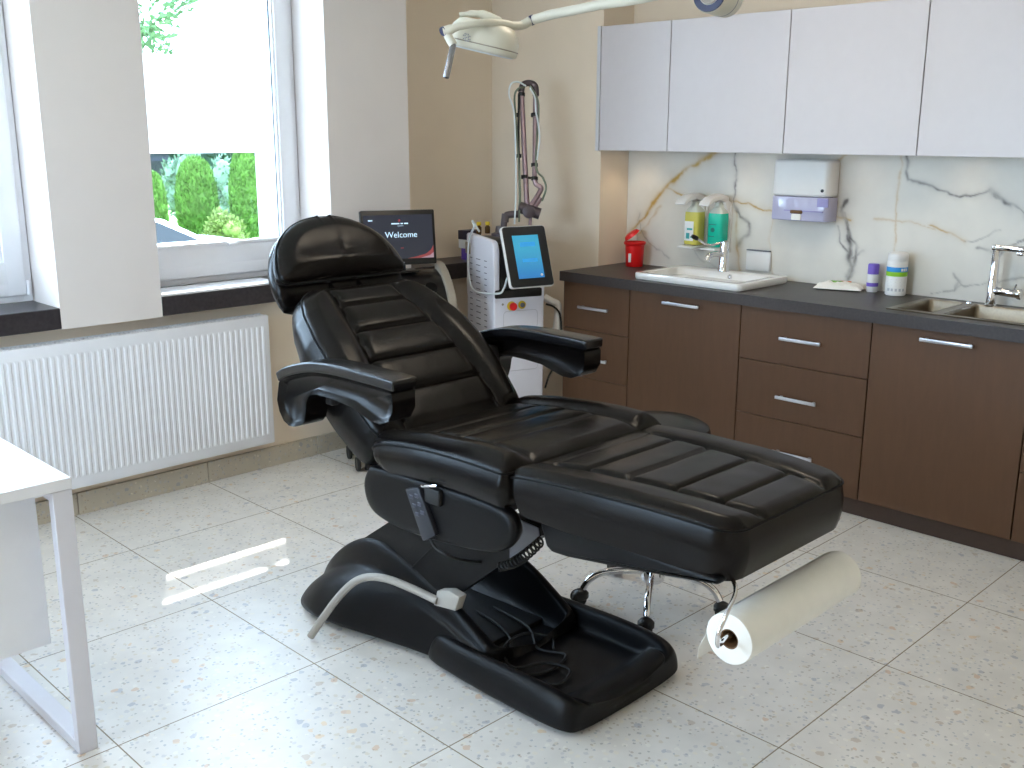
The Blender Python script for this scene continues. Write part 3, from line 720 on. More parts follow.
# red sharps bucket
bx = 4.45; by = at_x(634.5, 255, bx).y; br = .056
t = empty('sharps_bucket', (bx, by, ZW), 'red plastic bucket with open lid in the corner of the worktop', 'bucket')
MB().lathe([(0, .001), (.044, .0), (.047, .004), (br - .004, .115), (br, .118), (br + .003, .122), (br + .003, .132), (br - .001, .134), (br - .003, .125), (.044, .01), (0, .008)], (bx, by, ZW), n=40).build('bucket_body', M['red'], t)
lm = Matrix.Translation((bx + .02, by + .03, ZW + .14)) @ Matrix.Rotation(math.radians(-28), 4, Vector((1, -1, 0))) @ Matrix.Rotation(math.radians(28), 4, 'X')
lid = MB().lathe([(0, .016), (.03, .016), (.04, .012), (.046, .0), (.048, -.003), (.044, -.003), (.04, .006), (0, .01)], (0, 0, .02), n=32)
lid.xf(Matrix.Translation((bx, by + .005, ZW + .152)) @ Matrix.Rotation(math.radians(38), 4, RGT.cross(Vector((0, 0, 1)))))
lid.build('lid', M['red'], t)
qd = (Vector((bx, by, ZW)) - EYE); qd.z = 0; qd.normalize(); sd = Vector((-qd.y, qd.x, 0))
lp = Vector((bx, by, ZW + .05)) - qd * .0505 + sd * .026
mb = MB().box((-.008, -.0022, -.024), (.008, .0022, .024), .001); mb.xf(Matrix.Translation(lp) @ Matrix.Rotation(math.atan2(-qd.x, qd.y) + math.radians(29), 4, 'Z'))
mb.build('label', M['label_w'], t)
# wipes pack
c = at_z(839, 286, ZW + .015)
t = empty('wipes_packet', (c.x, c.y, ZW), 'flat white soft packet lying on the worktop left of the violet-capped stick', 'packet')
mb = MB(); nn_ = 28; L, W = .105, .06
for sgn in (1, -1):
    vs = [[None] * (nn_ + 1) for _ in range(nn_ + 1)]
    for i in range(nn_ + 1):
        for j in range(nn_ + 1):
            u, v = -1 + 2 * i / nn_, -1 + 2 * j / nn_
            e = (1 - abs(u) ** 4) * (1 - abs(v) ** 2.5)
            h = .027 * max(e, 0) ** .6 if sgn > 0 else 0
            h += (.011 * noise.noise((u * 4.5, v * 3, 1.7)) + .004 * noise.noise((u * 11, v * 8, 4.7))) * e
            vs[i][j] = mb.bm.verts.new((u * L * (1 + .04 * math.sin(v * 6)), v * W, .006 + (h if sgn > 0 else -.004 * e)))
    for i in range(nn_):
        for j in range(nn_): mb.bm.faces.new([vs[i][j], vs[i + 1][j], vs[i + 1][j + 1], vs[i][j + 1]])
bmesh.ops.remove_doubles(mb.bm, verts=mb.bm.verts, dist=1e-5)
mw_ = Matrix.Translation((c.x, c.y, ZW)) @ Matrix.Rotation(math.radians(-72), 4, 'Z')
mb.xf(mw_); mb.build('packet_body', M['paper'], t, ang=60)
for nm, mt, tri in (('green_print', 'green_tri', [(-.05, .03), (.03, .03), (-.01, -.005)]), ('orange_print', 'orange_tri', [(.0, .03), (.05, .03), (.025, .01)])):
    mb = MB(); mb.add([(a, b, .0355 if nm == 'green_print' else .0365) for a, b in tri] + [(a, b, .03) for a, b in tri], [(0, 1, 2), (3, 5, 4), (0, 3, 4, 1), (1, 4, 5, 2), (2, 5, 3, 0)]); mb.xf(mw_); mb.build(nm, M[mt], t)
# violet stick bottle
sx = 4.5; sy = at_x(873, 276, sx).y
t = empty('spray_bottle', (sx, sy, ZW), 'small white bottle with tall violet cap on the worktop', 'bottle')
MB().lathe([(0, 0), (.0225, 0), (.0255, .004), (.0255, .078), (.025, .082), (0, .082)], (sx, sy, ZW)).build('bottle_body', M['white_pl'], t)
MB().lathe([(0, .082), (.025, .082), (.025, .124), (.022, .129), (0, .13)], (sx, sy, ZW)).build('cap', M['violet'], t)
MB().lathe([(.0258, .026), (.026, .027), (.026, .042), (.0258, .043)], (sx, sy, ZW)).build('label_band', M['violet'], t)
# wipes canister
kx = 4.48; ky = at_x(897, 272, kx).y
t = empty('wipes_canister', (kx, ky, ZW), 'white cylindrical canister with blue and green band beside the steel sink', 'canister')
MB().lathe([(0, 0), (.040, 0), (.0445, .004), (.0445, .152), (.043, .154), (0, .154)], (kx, ky, ZW), n=48).build('canister_body', M['white_pl'], t)
MB().lathe([(.043, .154), (.044, .156), (.044, .178), (.042, .187), (.033, .192), (0, .193)], (kx, ky, ZW), n=48).build('cap', M['white_pl'], t)
MB().lathe([(.0446, .108), (.0451, .109), (.0451, .128), (.0446, .129)], (kx, ky, ZW), n=48).build('blue_band', M['label_b'], t)
MB().lathe([(.0446, .088), (.0452, .089), (.0452, .107), (.0446, .108)], (kx, ky, ZW), n=48).build('green_band', M['label_g'], t)
def on_can(angs, z0, z1, r=.0457):
    mb = MB(); base = math.atan2(-qd2.y, -qd2.x)
    for a0, a1 in angs:
        n = 4; vs = []
        for k in range(n + 1):
            a = base + math.radians(a0 + (a1 - a0) * k / n)
            for rr, z in ((r - .0012, z0), (r, z0), (r, z1), (r - .0012, z1)): vs.append((kx + rr * math.cos(a), ky + rr * math.sin(a), ZW + z))
        fs = []
        for k in range(n):
            for q in range(4): fs.append((k * 4 + q, k * 4 + (q + 1) % 4, k * 4 + 4 + (q + 1) % 4, k * 4 + 4 + q))
        fs += [(0, 1, 2, 3), (n * 4 + 3, n * 4 + 2, n * 4 + 1, n * 4)]
        mb.add(vs, fs)
    return mb
qd2 = Vector((kx, ky, 0)).normalized()
on_can([(22, 34), (37, 48), (51, 62)], .112, .124).build('label_lettering', M['label_w'], t)
mb = on_can([(-55, 55)], .074, .0752, .0449)
mb.merge(on_can([(-55, 50)], .062, .0632, .0449).bm); mb.merge(on_can([(-50, -34), (-26, -14), (-4, 8), (18, 30), (40, 52)], .022, .034, .0449).bm); mb.merge(on_can([(-50, 54)], .046, .047, .0449).bm)
mb.build('small_print', mat('pale_grey_print', (186, 186, 192), .6, var=.02), t)
# steel sink
t = empty('steel_sink', (4.28, 1.43, ZW), 'stainless steel double-bowl sink sunk in the worktop at the right edge of the photo', 'sink')
sx0, sx1, sy0, sy1 = 4.088, 4.468 + .012, .965, 1.892; zr = ZW + .004
mb = MB()
bowls = [(4.118, 4.445, 1.712, 1.862), (4.118, 4.445, 1.0, 1.668)]
xs = sorted({sx0, 4.118, 4.445, sx1}); ys = sorted({sy0, 1.0, 1.668, 1.712, 1.862, sy1})
for i in range(len(xs) - 1):
    for j in range(len(ys) - 1):
        cx, cy = (xs[i] + xs[i + 1]) / 2, (ys[j] + ys[j + 1]) / 2
        if any(a < cx < b and c_ < cy < d for a, b, c_, d in bowls): continue
        mb.box((xs[i], ys[j], ZW), (xs[i + 1], ys[j + 1], zr))
mb.build('rim', M['inox'], t, ang=20)
for a, b, c_, d in bowls:
    m = MB(); m.loft([rrect(a + e, b - e, c_ + e, d - e, z, r) for e, z, r in ((-.003, zr + .0012, .01), (.0, zr + .001, .012), (.004, zr - .01, .02), (.01, ZW - .13, .03), (.03, ZW - .15, .03))], caps=False)
    vs_ = [v for v in m.bm.verts if abs(v.co.z - (ZW - .15)) < 1e-4]; m.bm.faces.new(vs_)
    m.build('bowl', M['inox'], t, ang=60)
MB().lathe([(0, 0), (.03, 0), (.028, .004), (0, .005)], (4.28, 1.787, ZW - .15)).build('drain', M['chrome'], t)
MB().lathe([(0, 0), (.012, 0), (.011, .006), (0, .008)], (4.458, 1.70, zr)).build('plug_button', M['chrome'], t)
# kitchen tap
kx_, ky_ = 4.462, at_x(991, 300, 4.462).y
t = empty('kitchen_tap', (kx_, ky_, zr), 'tall square-spouted chrome tap behind the steel sink', 'tap')
MB().lathe([(0, 0), (.024, 0), (.024, .004), (.0205, .008), (.0195, .11), (.0175, .115), (.0165, .2), (.0165, .248), (0, .25)], (kx_, ky_, zr)).build('body', M['chrome'], t)
mb = MB(); mb.box((kx_ - .018, ky_ - .115, zr + .232), (kx_ + .018, ky_ + .018, zr + .256), .008, 3); mb.box((kx_ - .015, ky_ - .112, zr + .218), (kx_ + .015, ky_ - .085, zr + .234), .005)
mb.build('spout', M['chrome'], t)
lv = MB().cyl((kx_, ky_ - .01, zr + .065), (kx_, ky_ - .105, zr + .06), .0175, n=24, bev=.003).build('mixer_body', M['chrome'], t)
mb = MB(); mb.lathe([(0, 0), (.021, 0), (.022, .004), (.022, .012), (.019, .015), (0, .015)], (kx_, ky_ - .103, zr + .06), (0, -1, 0)); mb.cyl((kx_, ky_ - .088, zr + .075), (kx_, ky_ - .094, zr + .1), .004); mb.build('mixer_knob', M['chrome'], lv)

# ---- things on the sill in the corner
yb_ = 4.33
ca_, cb_ = at_y(464, 240, yb_), at_y(472, 240, yb_)
t = MB().box((ca_.x + .005, yb_ - .02, SZ1), (ca_.x + .035, yb_ + .03, SZ1 + .065), .002).build('small_carton', M['violet'], loc=(ca_.x + .02, yb_, SZ1))
tag(t, 'small violet carton on the dark sill, under the navy box', 'box')
t = empty('label_box', (ca_.x + .035, yb_ + .005, SZ1 + .065), 'navy box with white lower half stacked on a violet carton by the laser', 'box')
MB().box((ca_.x - .005, yb_ - .03, SZ1 + .065), (cb_.x + .04, yb_ + .04, SZ1 + .115), .001).build('box_base', M['label_w'], t)
MB().box((ca_.x - .007, yb_ - .032, SZ1 + .115), (cb_.x + .042, yb_ + .042, SZ1 + .165), .001).build('lid', M['box_navy'], t)
MB().box((ca_.x + .01, yb_ - .0335, SZ1 + .13), (ca_.x + .04, yb_ - .0315, SZ1 + .142)).build('lettering', M['label_w'], t)

# ================================================================== LASER DEVICE
FLc = Vector((3.598, 3.728, 0)); rzL = math.radians(-20); LM = Matrix.Translation(FLc) @ Matrix.Rotation(rzL, 4, 'Z')
lw, ld = .288, .355
t = empty('laser_device', LM @ Vector((lw / 2, ld / 2, 0)), 'tall white laser treatment device with tilted touch screen standing in the corner', 'medical device', rz=rzL)
def LP(x, y, z): return LM @ Vector((x, y, z))
def bl(mb, name, m, par=t, ang=38): mb.xf(LM); return mb.build(name, m, par, ang=ang)
bl(MB().box((.02, .02, .08), (lw - .02, ld - .02, .30), .01).box((.0, 0, .1), (lw, ld, .815), .012, 3), 'body', M['white_dev'])
prof = [(0, .78), (0, 1.04), (.006, 1.065), (.02, 1.085), (.045, 1.096), (ld - .01, 1.11), (ld, 1.10), (ld, .78)]
for xa, xb in ((-.001, .034), (lw - .03, lw + .001)):
    sp1 = bl(MB().prism(prof, 'x', xa, xb, .008, 3), 'side_panel', M['white_dev'])
    if xa < 0: side_l = sp1
bl(MB().prism([(.022, .79), (.022, 1.02), (.05, 1.075), (ld - .02, 1.092), (ld - .02, .79)], 'x', .03, lw - .028, .006), 'black_front', M['black'])
bl(MB().box((.002, -.004, .80), (lw - .012, .03, .85), .012, 3), 'black_panel_lip', M['black'])
vents = MB()
for r in range(12):
    z = .985 - r * .031
    for yv, l in ((.29, .03), (.195, .052), (.1, .03)): bl(MB().box((-.0025, yv - l / 2, z - .002), (.002, yv + l / 2, z + .002)), 'vent_slot', M['slot'], side_l)
bl(MB().box((-.003, .3, 1.0), (.001, .365, 1.06), .001), 'rating_label', mat('taupe_label', (170, 160, 146), .5, var=.15, scale=80), side_l)
mb = MB()
zl0, zl1 = .70, .745
def rring(mb, x0, x1, z0, z1, y, r=.02, rad_=.0016):
    pts = [(p[0], y, p[1]) for p in [(a, b) for a, b, _ in rrect(x0, x1, z0, z1, 0, r, 5)]]
    mb.tube(pts, rad_, 6, closed=True)
rring(mb, .055, lw - .04, .64, .735, -.0005); rring(mb, .05, lw - .035, .42, .56, -.0005)
bl(mb, 'panel_groove', mat('grey_seam', (196, 194, 200), .6, var=.02))
bl(MB().lathe([(0, 0), (.024, 0), (.024, .004), (.021, .006), (0, .006)], (.098, 0, .762), (0, -1, 0)), 'button_collar', M['yellow'])
eb = bl(MB().lathe([(0, 0), (.013, 0), (.013, .012), (.02, .016), (.021, .024), (.018, .029), (0, .031)], (.098, -.005, .762), (0, -1, 0)), 'emergency_button', M['red'])
kc = bl(MB().lathe([(0, 0), (.021, 0), (.021, .004), (.018, .006), (0, .006)], (.158, 0, .764), (0, -1, 0)), 'key_collar', M['yellow'])
bl(MB().lathe([(0, .006), (.012, .006), (.012, .012), (.009, .014), (0, .014)], (.158, 0, .764), (0, -1, 0)).box((.156, -.02, .757), (.160, -.012, .771)), 'key_switch', M['steel_grey'], kc)
bl(MB().lathe([(0, 0), (.006, 0), (.005, .003), (0, .004)], (.05, 0, .772), (0, -1, 0), 12), 'indicator', M['cream'])
for x in (.04, lw - .04):
    for y in (.05, ld - .05):
        cs = bl(MB().lathe([(0, -.011), (.028, -.011), (.032, -.006), (.032, .006), (.028, .011), (0, .011)], (x, y, .032), (1, 0, 0), 20), 'caster', M['rubber'])
        bl(MB().box((x - .02, y - .02, .055), (x + .02, y + .02, .082), .004), 'caster_fork', M['steel_grey'], cs)
# touch screen: frame tilted back
TLp, TRp = (499.6, 226), (545, 225.2)
scx, scz, sw, sh = .150, 1.022, .255, .315
TM = LM @ Matrix.Translation((scx, -.085, scz)) @ Matrix.Rotation(math.radians(5), 4, 'Z') @ Matrix.Rotation(math.radians(-20), 4, 'X')
def bt(mb, name, m, par, ang=38): mb.xf(TM); return mb.build(name, m, par, ang=ang)
def rpl(mb, w_, h_, r, y0, y1, bev):
    mb.prism([(a, b) for a, b, _ in rrect(-w_ / 2, w_ / 2, -h_ / 2, h_ / 2, 0, r, 6)], 'y', y0, y1, bev, 2); return mb
scr = bt(rpl(MB(), sw, sh, .018, 0, .022, .004), 'touch_screen', M['white_pl'], t)
bt(rpl(MB(), sw - .008, sh - .008, .016, -.003, .004, .001), 'bezel', M['black'], scr)
M['blue_screen'] = screen_mat('blue_touch_display', (70, 190, 232), (36, 112, 214), .85, .85, 1.06)
bt(MB().box((-.075, -.0042, -.112), (.075, -.002, .108)), 'display', M['blue_screen'], scr)
mp_ = mat('display_button_blue', (40, 130, 200), .3, emis=(60, 160, 214), estr=.7)
for za, zb_ in ((.05, .072), (-.03, -.012)): bt(MB().box((-.037, -.0052, za), (.05, -.004, zb_), .0004, 1), 'display_button', mp_, scr)
bt(MB().lathe([(0, 0), (.007, 0), (.007, .0006), (0, .0008)], (.06, -.004, -.098), (0, -1, 0), 12), 'display_icon', M['label_w'], scr)
bl(MB().tube([(scx, -.06, 1.02), (scx, .03, .98)], .025, 14), 'screen_bracket', M['black'])
# articulated beam arm on top (points in the vertical plane through the device)
DA = (LP(.13, .2, 1.2) - EYE).dot(FWD)
def LA(x, y, dd=0.0): return at_d(x, y, DA + dd)
arm = bl(MB().lathe([(0, 0), (.05, 0), (.05, .012), (.03, .02), (.026, .05), (0, .05)], (.13, .2, 1.1), (0, 0, 1)), 'arm_base', M['mauve_dark'])
mb = MB(); mb.tube([LA(521.5, 90), LA(527, 207)], [.0125, .0145], 16); mb.tube([LA(535.5, 92), LA(534.5, 178)], .0125, 16)
art = mb.build('arm_tubes', M['mauve'], t)
MB().tube(smooth_path([LA(521, 92), LA(523, 85), LA(529, 83), LA(535, 86), LA(536, 96)], 5), .0165, 14).build('arm_elbow', M['mauve_dark'], t); mb = MB()
mb.cyl(LA(529, 212, -.03), LA(529, 212, .05), .033, n=24, bev=.004)
mb.tube([LA(519, 207), LA(540, 214)], .03, 18)
mb.build('arm_joint', M['mauve_dark'], t); mb = MB()
mb.tube(smooth_path([LA(505, 222), LA(506, 216), LA(511, 214.5), LA(520, 214)], 5), .019, 14); mb.tube([LA(503.5, 228), LA(505, 214)], .017, 14)
mb.build('arm_joint', M['mauve_dark'], t)
mb = MB(); mb.tube(smooth_path([LA(534.5, 178), LA(536, 184), LA(541, 188), LA(538, 195), LA(530, 207)], 6), .013, 14); mb.tube([LA(541, 198), LA(532, 211)], .012, 14)
mb.tube([LA(531, 211), LA(530, 225)], .009, 12)
mb.build('handpiece', M['mauve'], t)
mb = MB()
for x, y, r in ((521.5, 94.5, .018), (516.5, 115, .013), (534.5, 115, .019), (519, 156, .013), (534.5, 165, .018), (534.5, 178.5, .018), (524.5, 177, .018)):
    MB().tube([LA(x, y - 1.6), LA(x, y + 1.6)], r, 16).build('cable_clip', M['rubber'], t)
MB().tube([LA(522, 177), LA(535, 178.5)], .006, 8).build('clip_link', M['rubber'], t)
mb = MB(); mb.tube(smooth_path([LA(524, 87, -.02), LA(518, 89, -.02), LA(514.5, 97, -.02), LA(516, 120, -.02), LA(518.5, 160, -.02), LA(520, 190, -.02), LA(519, 222, -.02)], 8), .005, 8)
mb.tube(smooth_path([LA(530, 86, -.02), LA(537, 98, -.02), LA(538.5, 115, -.02), LA(536, 165, -.02), LA(543, 178, -.02), LA(546, 188, -.02), LA(542, 201, -.02)], 8), .0055, 8)
mb.build('olive_hose', M['olive'], t)
mb = MB(); mb.tube(smooth_path([LA(526, 86, -.03), LA(518, 82, -.03), LA(511, 84, -.03), LA(509, 95, -.03), LA(514, 112, -.03), LA(515.5, 150, -.03), LA(516, 190, -.03), LA(514.5, 224, -.03)], 8), .0045, 8)
mb.tube(smooth_path([LA(530, 88, -.03), LA(535, 98, -.03), LA(536, 112, -.03), LA(538, 122, -.03), LA(539.5, 140, -.03), LA(537, 160, -.03)], 8), .0045, 8)
mb.build('white_hose', M['clear_hose'], t)
mb = MB(); mb.tube(smooth_path([LA(519, 94, -.01), LA(518.5, 130, -.01), LA(519, 165, -.01), LA(520, 195, -.01), LA(519, 212, -.01)], 6), .006, 8); mb.build('black_cable', M['rubber'], t)
# suction hose looping over the left side of the shell
pts = [LP(.03, .25, 1.12), LP(.0, .27, 1.175)] + [on_plane(x, y, LP(-.02, 0, 0), LM.to_3x3() @ Vector((1, 0, 0))) for x, y in ((474, 227), (469.5, 238), (467.8, 258), (470, 282), (477, 292))] + [LP(.01, -.03, .835), LP(.035, -.045, .86), LP(.055, -.045, .915)]
MB().tube(smooth_path(pts, 8), .0055, 8).build('side_hose', M['clear_hose'], t)
# handpiece rest on the right side of the device
D2 = (LP(lw + .02, .2, .7) - EYE).dot(FWD)
mb = MB(); mb.tube(smooth_path([at_d(544, 297, D2), at_d(551, 301, D2), at_d(557, 304, D2), at_d(558, 311, D2), at_d(556, 330, D2), at_d(552, 347, D2)], 6), .02, 14); mb.build('side_handpiece', M['white_pl'], t)
mb = MB(); mb.tube(smooth_path([at_d(546, 304, D2 - .02), at_d(554, 307, D2 - .03), at_d(560, 315, D2 - .03), at_d(561, 335, D2 - .02), at_d(557, 360, D2), at_d(549, 376, D2), at_d(545, 388, D2)], 8), .0055, 8); mb.build('side_cable', M['rubber'], t)
# two vials standing on the device
for lx, lab in ((.05, 'left one of two yellow-capped amber vials on top of the laser device'), (.10, 'right one of two yellow-capped amber vials on top of the laser device')):
    p = LP(lx, ld - .05, 1.105); v = empty('vial', p, lab, 'vial', 'vials on the laser device')
    MB().lathe([(0, 0), (.013, 0), (.014, .003), (.014, .034), (.008, .04), (.008, .046), (0, .046)], p).build('vial_glass', M['amber'], v)
    MB().lathe([(0, .044), (.0125, .044), (.0125, .06), (.011, .062), (0, .062)], p).build('cap', M['yellow'], v)

# ================================================================== EQUIPMENT CART AND MONITOR
rzC = math.radians(-24.5); CMx = Matrix.Translation((2.86, 3.93, 0)) @ Matrix.Rotation(rzC, 4, 'Z'); cw, cdp = .527, .27
t = empty('equipment_cart', CMx @ Vector((cw / 2, cdp / 2, 0)), 'dark equipment cart on casters with curved cream side panels, behind the chair back', 'medical device', rz=rzC)
def bc(mb, name, m, par=t, ang=38): mb.xf(CMx); return mb.build(name, m, par, ang=ang)
side = [(0.0, .12), (0.0, .79), (.03, .85), (.08, .905), (.15, .955), (.22, .985), (cdp, .992), (cdp, .12)]
bc(MB().prism(side, 'x', 0, .028, .006, 2), 'side_panel', M['cream']); bc(MB().prism(side, 'x', cw - .04, cw, .006, 2), 'side_panel', M['cream'])
inner = [(.018, .14), (.018, .75), (.038, .82), (.085, .88), (.155, .932), (.225, .952), (cdp - .01, .955), (cdp - .01, .14)]
bc(MB().prism(inner, 'x', .026, cw - .026, .004), 'body', M['black'])
bc(MB().box((.03, .008, .735), (cw - .03, .03, .745), .002), 'front_seam', M['plastic_dark'])
bc(MB().box((.06, -.004, .2), (cw - .06, .02, .70), .01), 'front_door', M['plastic'])
bc(MB().lathe([(0, 0), (.032, 0), (.034, .01), (.03, .026), (0, .03)], (cw - .12, .07, .872), (0, -.7, .75), 24), 'dial', M['plastic'])
bc(MB().box((.0, .02, .07), (cw, cdp - .02, .13), .012), 'base', M['cream'])
for x in (.035, cw - .035):
    for y in (.03, cdp - .03):
        cs = MB()
        for dx in (-.022, .022): cs.lathe([(0, -.009), (.034, -.009), (.037, -.004), (.037, .004), (.034, .009), (0, .009)], (x + dx, y, .037), (1, 0, 0), 24)
        c_ = bc(cs, 'caster', M['rubber']); bc(MB().box((x - .011, y - .018, .02), (x + .011, y + .018, .085), .004), 'caster_fork', M['cream'], c_)
# monitor
yM = 4.075; wM = .374
TL = at_y(360.5, 210, yM); dM = Vector((math.cos(rzC), math.sin(rzC), 0))
hM = .268; zTop = 1.255
t = empty('monitor', TL + dM * wM / 2 + Vector((0, 0, .95 - TL.z)), 'black flat monitor with a Welcome screen on the equipment cart', 'monitor', rz=rzC)
MM = Matrix.Translation(TL + dM * wM / 2 + Vector((0, 0, zTop - hM / 2 - TL.z))) @ Matrix.Rotation(rzC, 4, 'Z') @ Matrix.Rotation(math.radians(-9), 4, 'X')
def bmn(mb, name, m, par=t, ang=38): mb.xf(MM); return mb.build(name, m, par, ang=ang)
hs = bmn(rpl(MB(), wM, hM, .008, 0, .03, .004), 'housing', M['black'])
M['mon_screen'] = mat('dark_blue_grey_display', (10, 10, 12), .2, emis=(60, 66, 84), estr=.6)
M['mon_white'] = mat('display_white_text', (200, 220, 235), .3, emis=(178, 208, 230), estr=.9)
M['mon_red'] = mat('display_red_graphic', (150, 60, 60), .3, emis=(120, 58, 66), estr=.55)
M['mon_pink'] = mat('display_pink_graphic', (170, 140, 150), .3, emis=(130, 110, 122), estr=.6)
sc_ = bmn(MB().box((-wM / 2 + .014, -.0015, -hM / 2 + .03), (wM / 2 - .014, .002, hM / 2 - .024)), 'display', M['mon_screen'], hs)
TX = Matrix.Rotation(math.radians(90), 4, 'X')
def txt(body, size, x, z, mt, nm, bold=0.0):
    bmn(text_mesh(body, size, Matrix.Translation((x, -.0035, z)) @ TX, .0006, bold), nm, mt, hs)
txt('Welcome', .041, .012, .012, M['mon_white'], 'welcome_lettering', .0)
mb = MB()
for x0, x1, z in ((-.035, .006, .067), (.012, .024, .067), (.03, .05, .067), (-.004, .026, .058), (-.15, -.128, .084)): mb.box((x0, -.0024, z - .0025), (x1, -.0018, z + (.0035 if z > .06 else -.001)))
bmn(mb, 'small_lettering', M['mon_white'], hs)
bmn(MB().lathe([(0, 0), (.006, 0), (.006, .0006), (0, .0007)], (.006, -.0018, .083), (0, -1, 0), 12), 'display_emblem', M['mon_red'], hs)
bmn(MB().box((.006, -.0024, -.054), (.02, -.0018, -.05)), 'display_mark', M['mon_red'], hs)
xr, zb0 = wM / 2 - .0145, -hM / 2 + .0305
bmn((lambda m: (m.add([(xr, -.0024, zb0), (xr, -.0024, zb0 + .062), (xr - .012, -.0024, zb0 + .04), (xr - .04, -.0024, zb0 + .02), (xr - .09, -.0024, zb0 + .008), (xr - .135, -.0024, zb0)], [(0, 1, 2, 3, 4, 5)]), m)[1])(MB()), 'display_swoosh', M['mon_red'], hs)
bmn((lambda m: (m.add([(xr, -.0027, zb0), (xr, -.0027, zb0 + .026), (xr - .02, -.0027, zb0 + .012), (xr - .07, -.0027, zb0)], [(0, 1, 2, 3)]), m)[1])(MB()), 'display_corner', M['mon_pink'], hs)
bmn(MB().box((-.012, -.001, -hM / 2 + .008), (.022, .001, -hM / 2 + .014)), 'maker_badge', M['steel_grey'], hs)
bmn(MB().box((-.02, .01, -hM / 2 - .045), (.03, .03, -hM / 2 + .05), .006), 'stand_neck', M['black'])
mb = MB().box((-.08, -.045, -.008), (.09, .06, .0), .003); mb.xf(Matrix.Translation(TL + dM * wM / 2 + Vector((0, 0, .96 - TL.z))) @ Matrix.Rotation(rzC, 4, 'Z')); mb.build('stand_foot', M['black'], t)

# ================================================================== EXAMINATION LAMP
DL = 3.05
def A(x, y, d=0.0): return at_d(x, y, DL + d)
t = empty('examination_lamp', (2.62, 1.75, ZC - .02), 'ivory ceiling-mounted examination lamp with curved arm and steel handle', 'lamp')
axd = (RGT * -.22 - UPV * .95 + FWD * .28).normalized()
c0 = A(484, 38)
u0 = (RGT - axd * RGT.dot(axd)).normalized(); v0 = axd.cross(u0)
def sring(s, h, sq=2.5, n=40, sx=1, sy=1):
    out = []
    for k in range(n):
        a = 2 * PI * k / n; ca, sa = math.cos(a), math.sin(a)
        out.append(c0 + axd * h + u0 * s * sx * math.copysign(abs(ca) ** (2 / sq), ca) + v0 * s * sy * math.copysign(abs(sa) ** (2 / sq), sa))
    return out
mb = MB(); mb.loft([sring(.02, -.045), sring(.07, -.044), sring(.082, -.040), sring(.097, -.022), sring(.106, .0), sring(.108, .022), sring(.105, .036), sring(.098, .04)])
head = mb.build('lamp_head', M['lampw'], t, ang=50)
MB().loft([sring(.096, .0405), sring(.09, .0415), sring(.02, .0415)]).build('lens', M['label_w'], head)
MB().loft([sring(.1078, .020), sring(.1088, .021), sring(.1088, .0225), sring(.1078, .0235)]).build('rim_seam', M['cream'], head)
mb = MB()
for i in range(5):
    for j in range(5):
        if (i * 3 + j * 2) % 4: p = A(463.5 + i * 1.6, 33.5 + j * 1.7 + i * .3, -.108); mb.box(p - Vector((.0012, .0012, .0015)), p + Vector((.0012, .0012, .0015)))
mb.build('type_plate', M['ink'], head)
mb = MB(); mb.tube(smooth_path([A(459.5, 14.8), A(470, 13.8), A(482, 14.4), A(490, 17.5), A(500, 22)], 5), [.007] * 5 + [.010] * 5 + [.013] * 5 + [.013] * 6, 12); mb.build('top_bracket', M['lampw'], t)
yk = MB().tube(smooth_path([A(444, 31, -.12), A(452, 29, -.125), A(461, 25.8, -.125), A(482, 22.6, -.11), A(503, 23.2, -.06), A(514, 25.8, -.02), A(522, 25.2, 0), A(530, 20.8, 0)], 7), [.0135] * 8 + [.0115] * 10 + [.0105] * 17 + [.0125] * 8 + [.0135] * 7, 16)
yk.build('yoke', M['lampw'], t)
MB().cyl(A(444.4, 30.8, -.12), A(442.6, 31.6, -.124), .0132, n=24).build('yoke_cap', M['blue_ring'], t)
MB().tube([A(530.5, 20.8), A(534, 19.3)], .0148, 20).build('arm_ring', M['blue_ring'], t)
# handle
mb = MB(); mb.tube([A(447.5, 35, -.116), A(453.4, 45, -.115)], .0125, 16); mb.build('handle_socket', M['lampw'], t)
MB().cyl(A(453.4, 44, -.115), A(446, 78, -.115), .0088, n=18, bev=.002).build('handle', mat('grey_steel_rod', (150, 150, 156), .25, metal=1.0, var=.05), t)
# arm to the hub and up to the ceiling
ap = smooth_path([A(532.5, 20), A(552, 14.5, -.05), A(575, 10, -.1), A(605, 4, -.16), A(633, 0, -.22), A(668, -7, -.28), A(700, -12, -.33), A(722, -14, -.36)], 6)
MB().tube(ap, .0138, 16).build('arm', M['lampw'], t)
hc0, hc1 = at_d(709.5, -6.5, DL - .42), at_d(727, -1, DL - .33)
hb = MB().cyl(hc0, hc1, .0475, n=36, bev=.006).build('hub', M['lampw'], t)
hx = (hc0 - hc1).normalized()
MB().lathe([(.028, .001), (.028, .003), (.044, .003), (.045, .001)], hc0, hx, 36).build('hub_ring', M['blue_ring'], hb)
MB().lathe([(0, .001), (.026, .001), (.025, .003), (0, .004)], hc0, hx, 36).build('hub_cap', M['cream'], hb)
MB().lathe([(.0475, -.001), (.0481, 0), (.0481, .002), (.0475, .003)], hc0 + (hc1 - hc0) * .7, hx, 36).build('hub_seam', M['ink'], hb)
hm = (hc0 + hc1) / 2
MB().tube(smooth_path([hm, hm + Vector((.02, -.02, .12)), Vector((2.6, 1.75, ZC - .25)), Vector((2.62, 1.75, ZC - .02))], 6), .02, 16).build('ceiling_tube', M['lampw'], t)
MB().lathe([(0, 0), (.09, 0), (.09, -.02), (.06, -.04), (.03, -.05), (0, -.05)], (2.62, 1.75, ZC - .001)).build('ceiling_plate', M['lampw'], t)

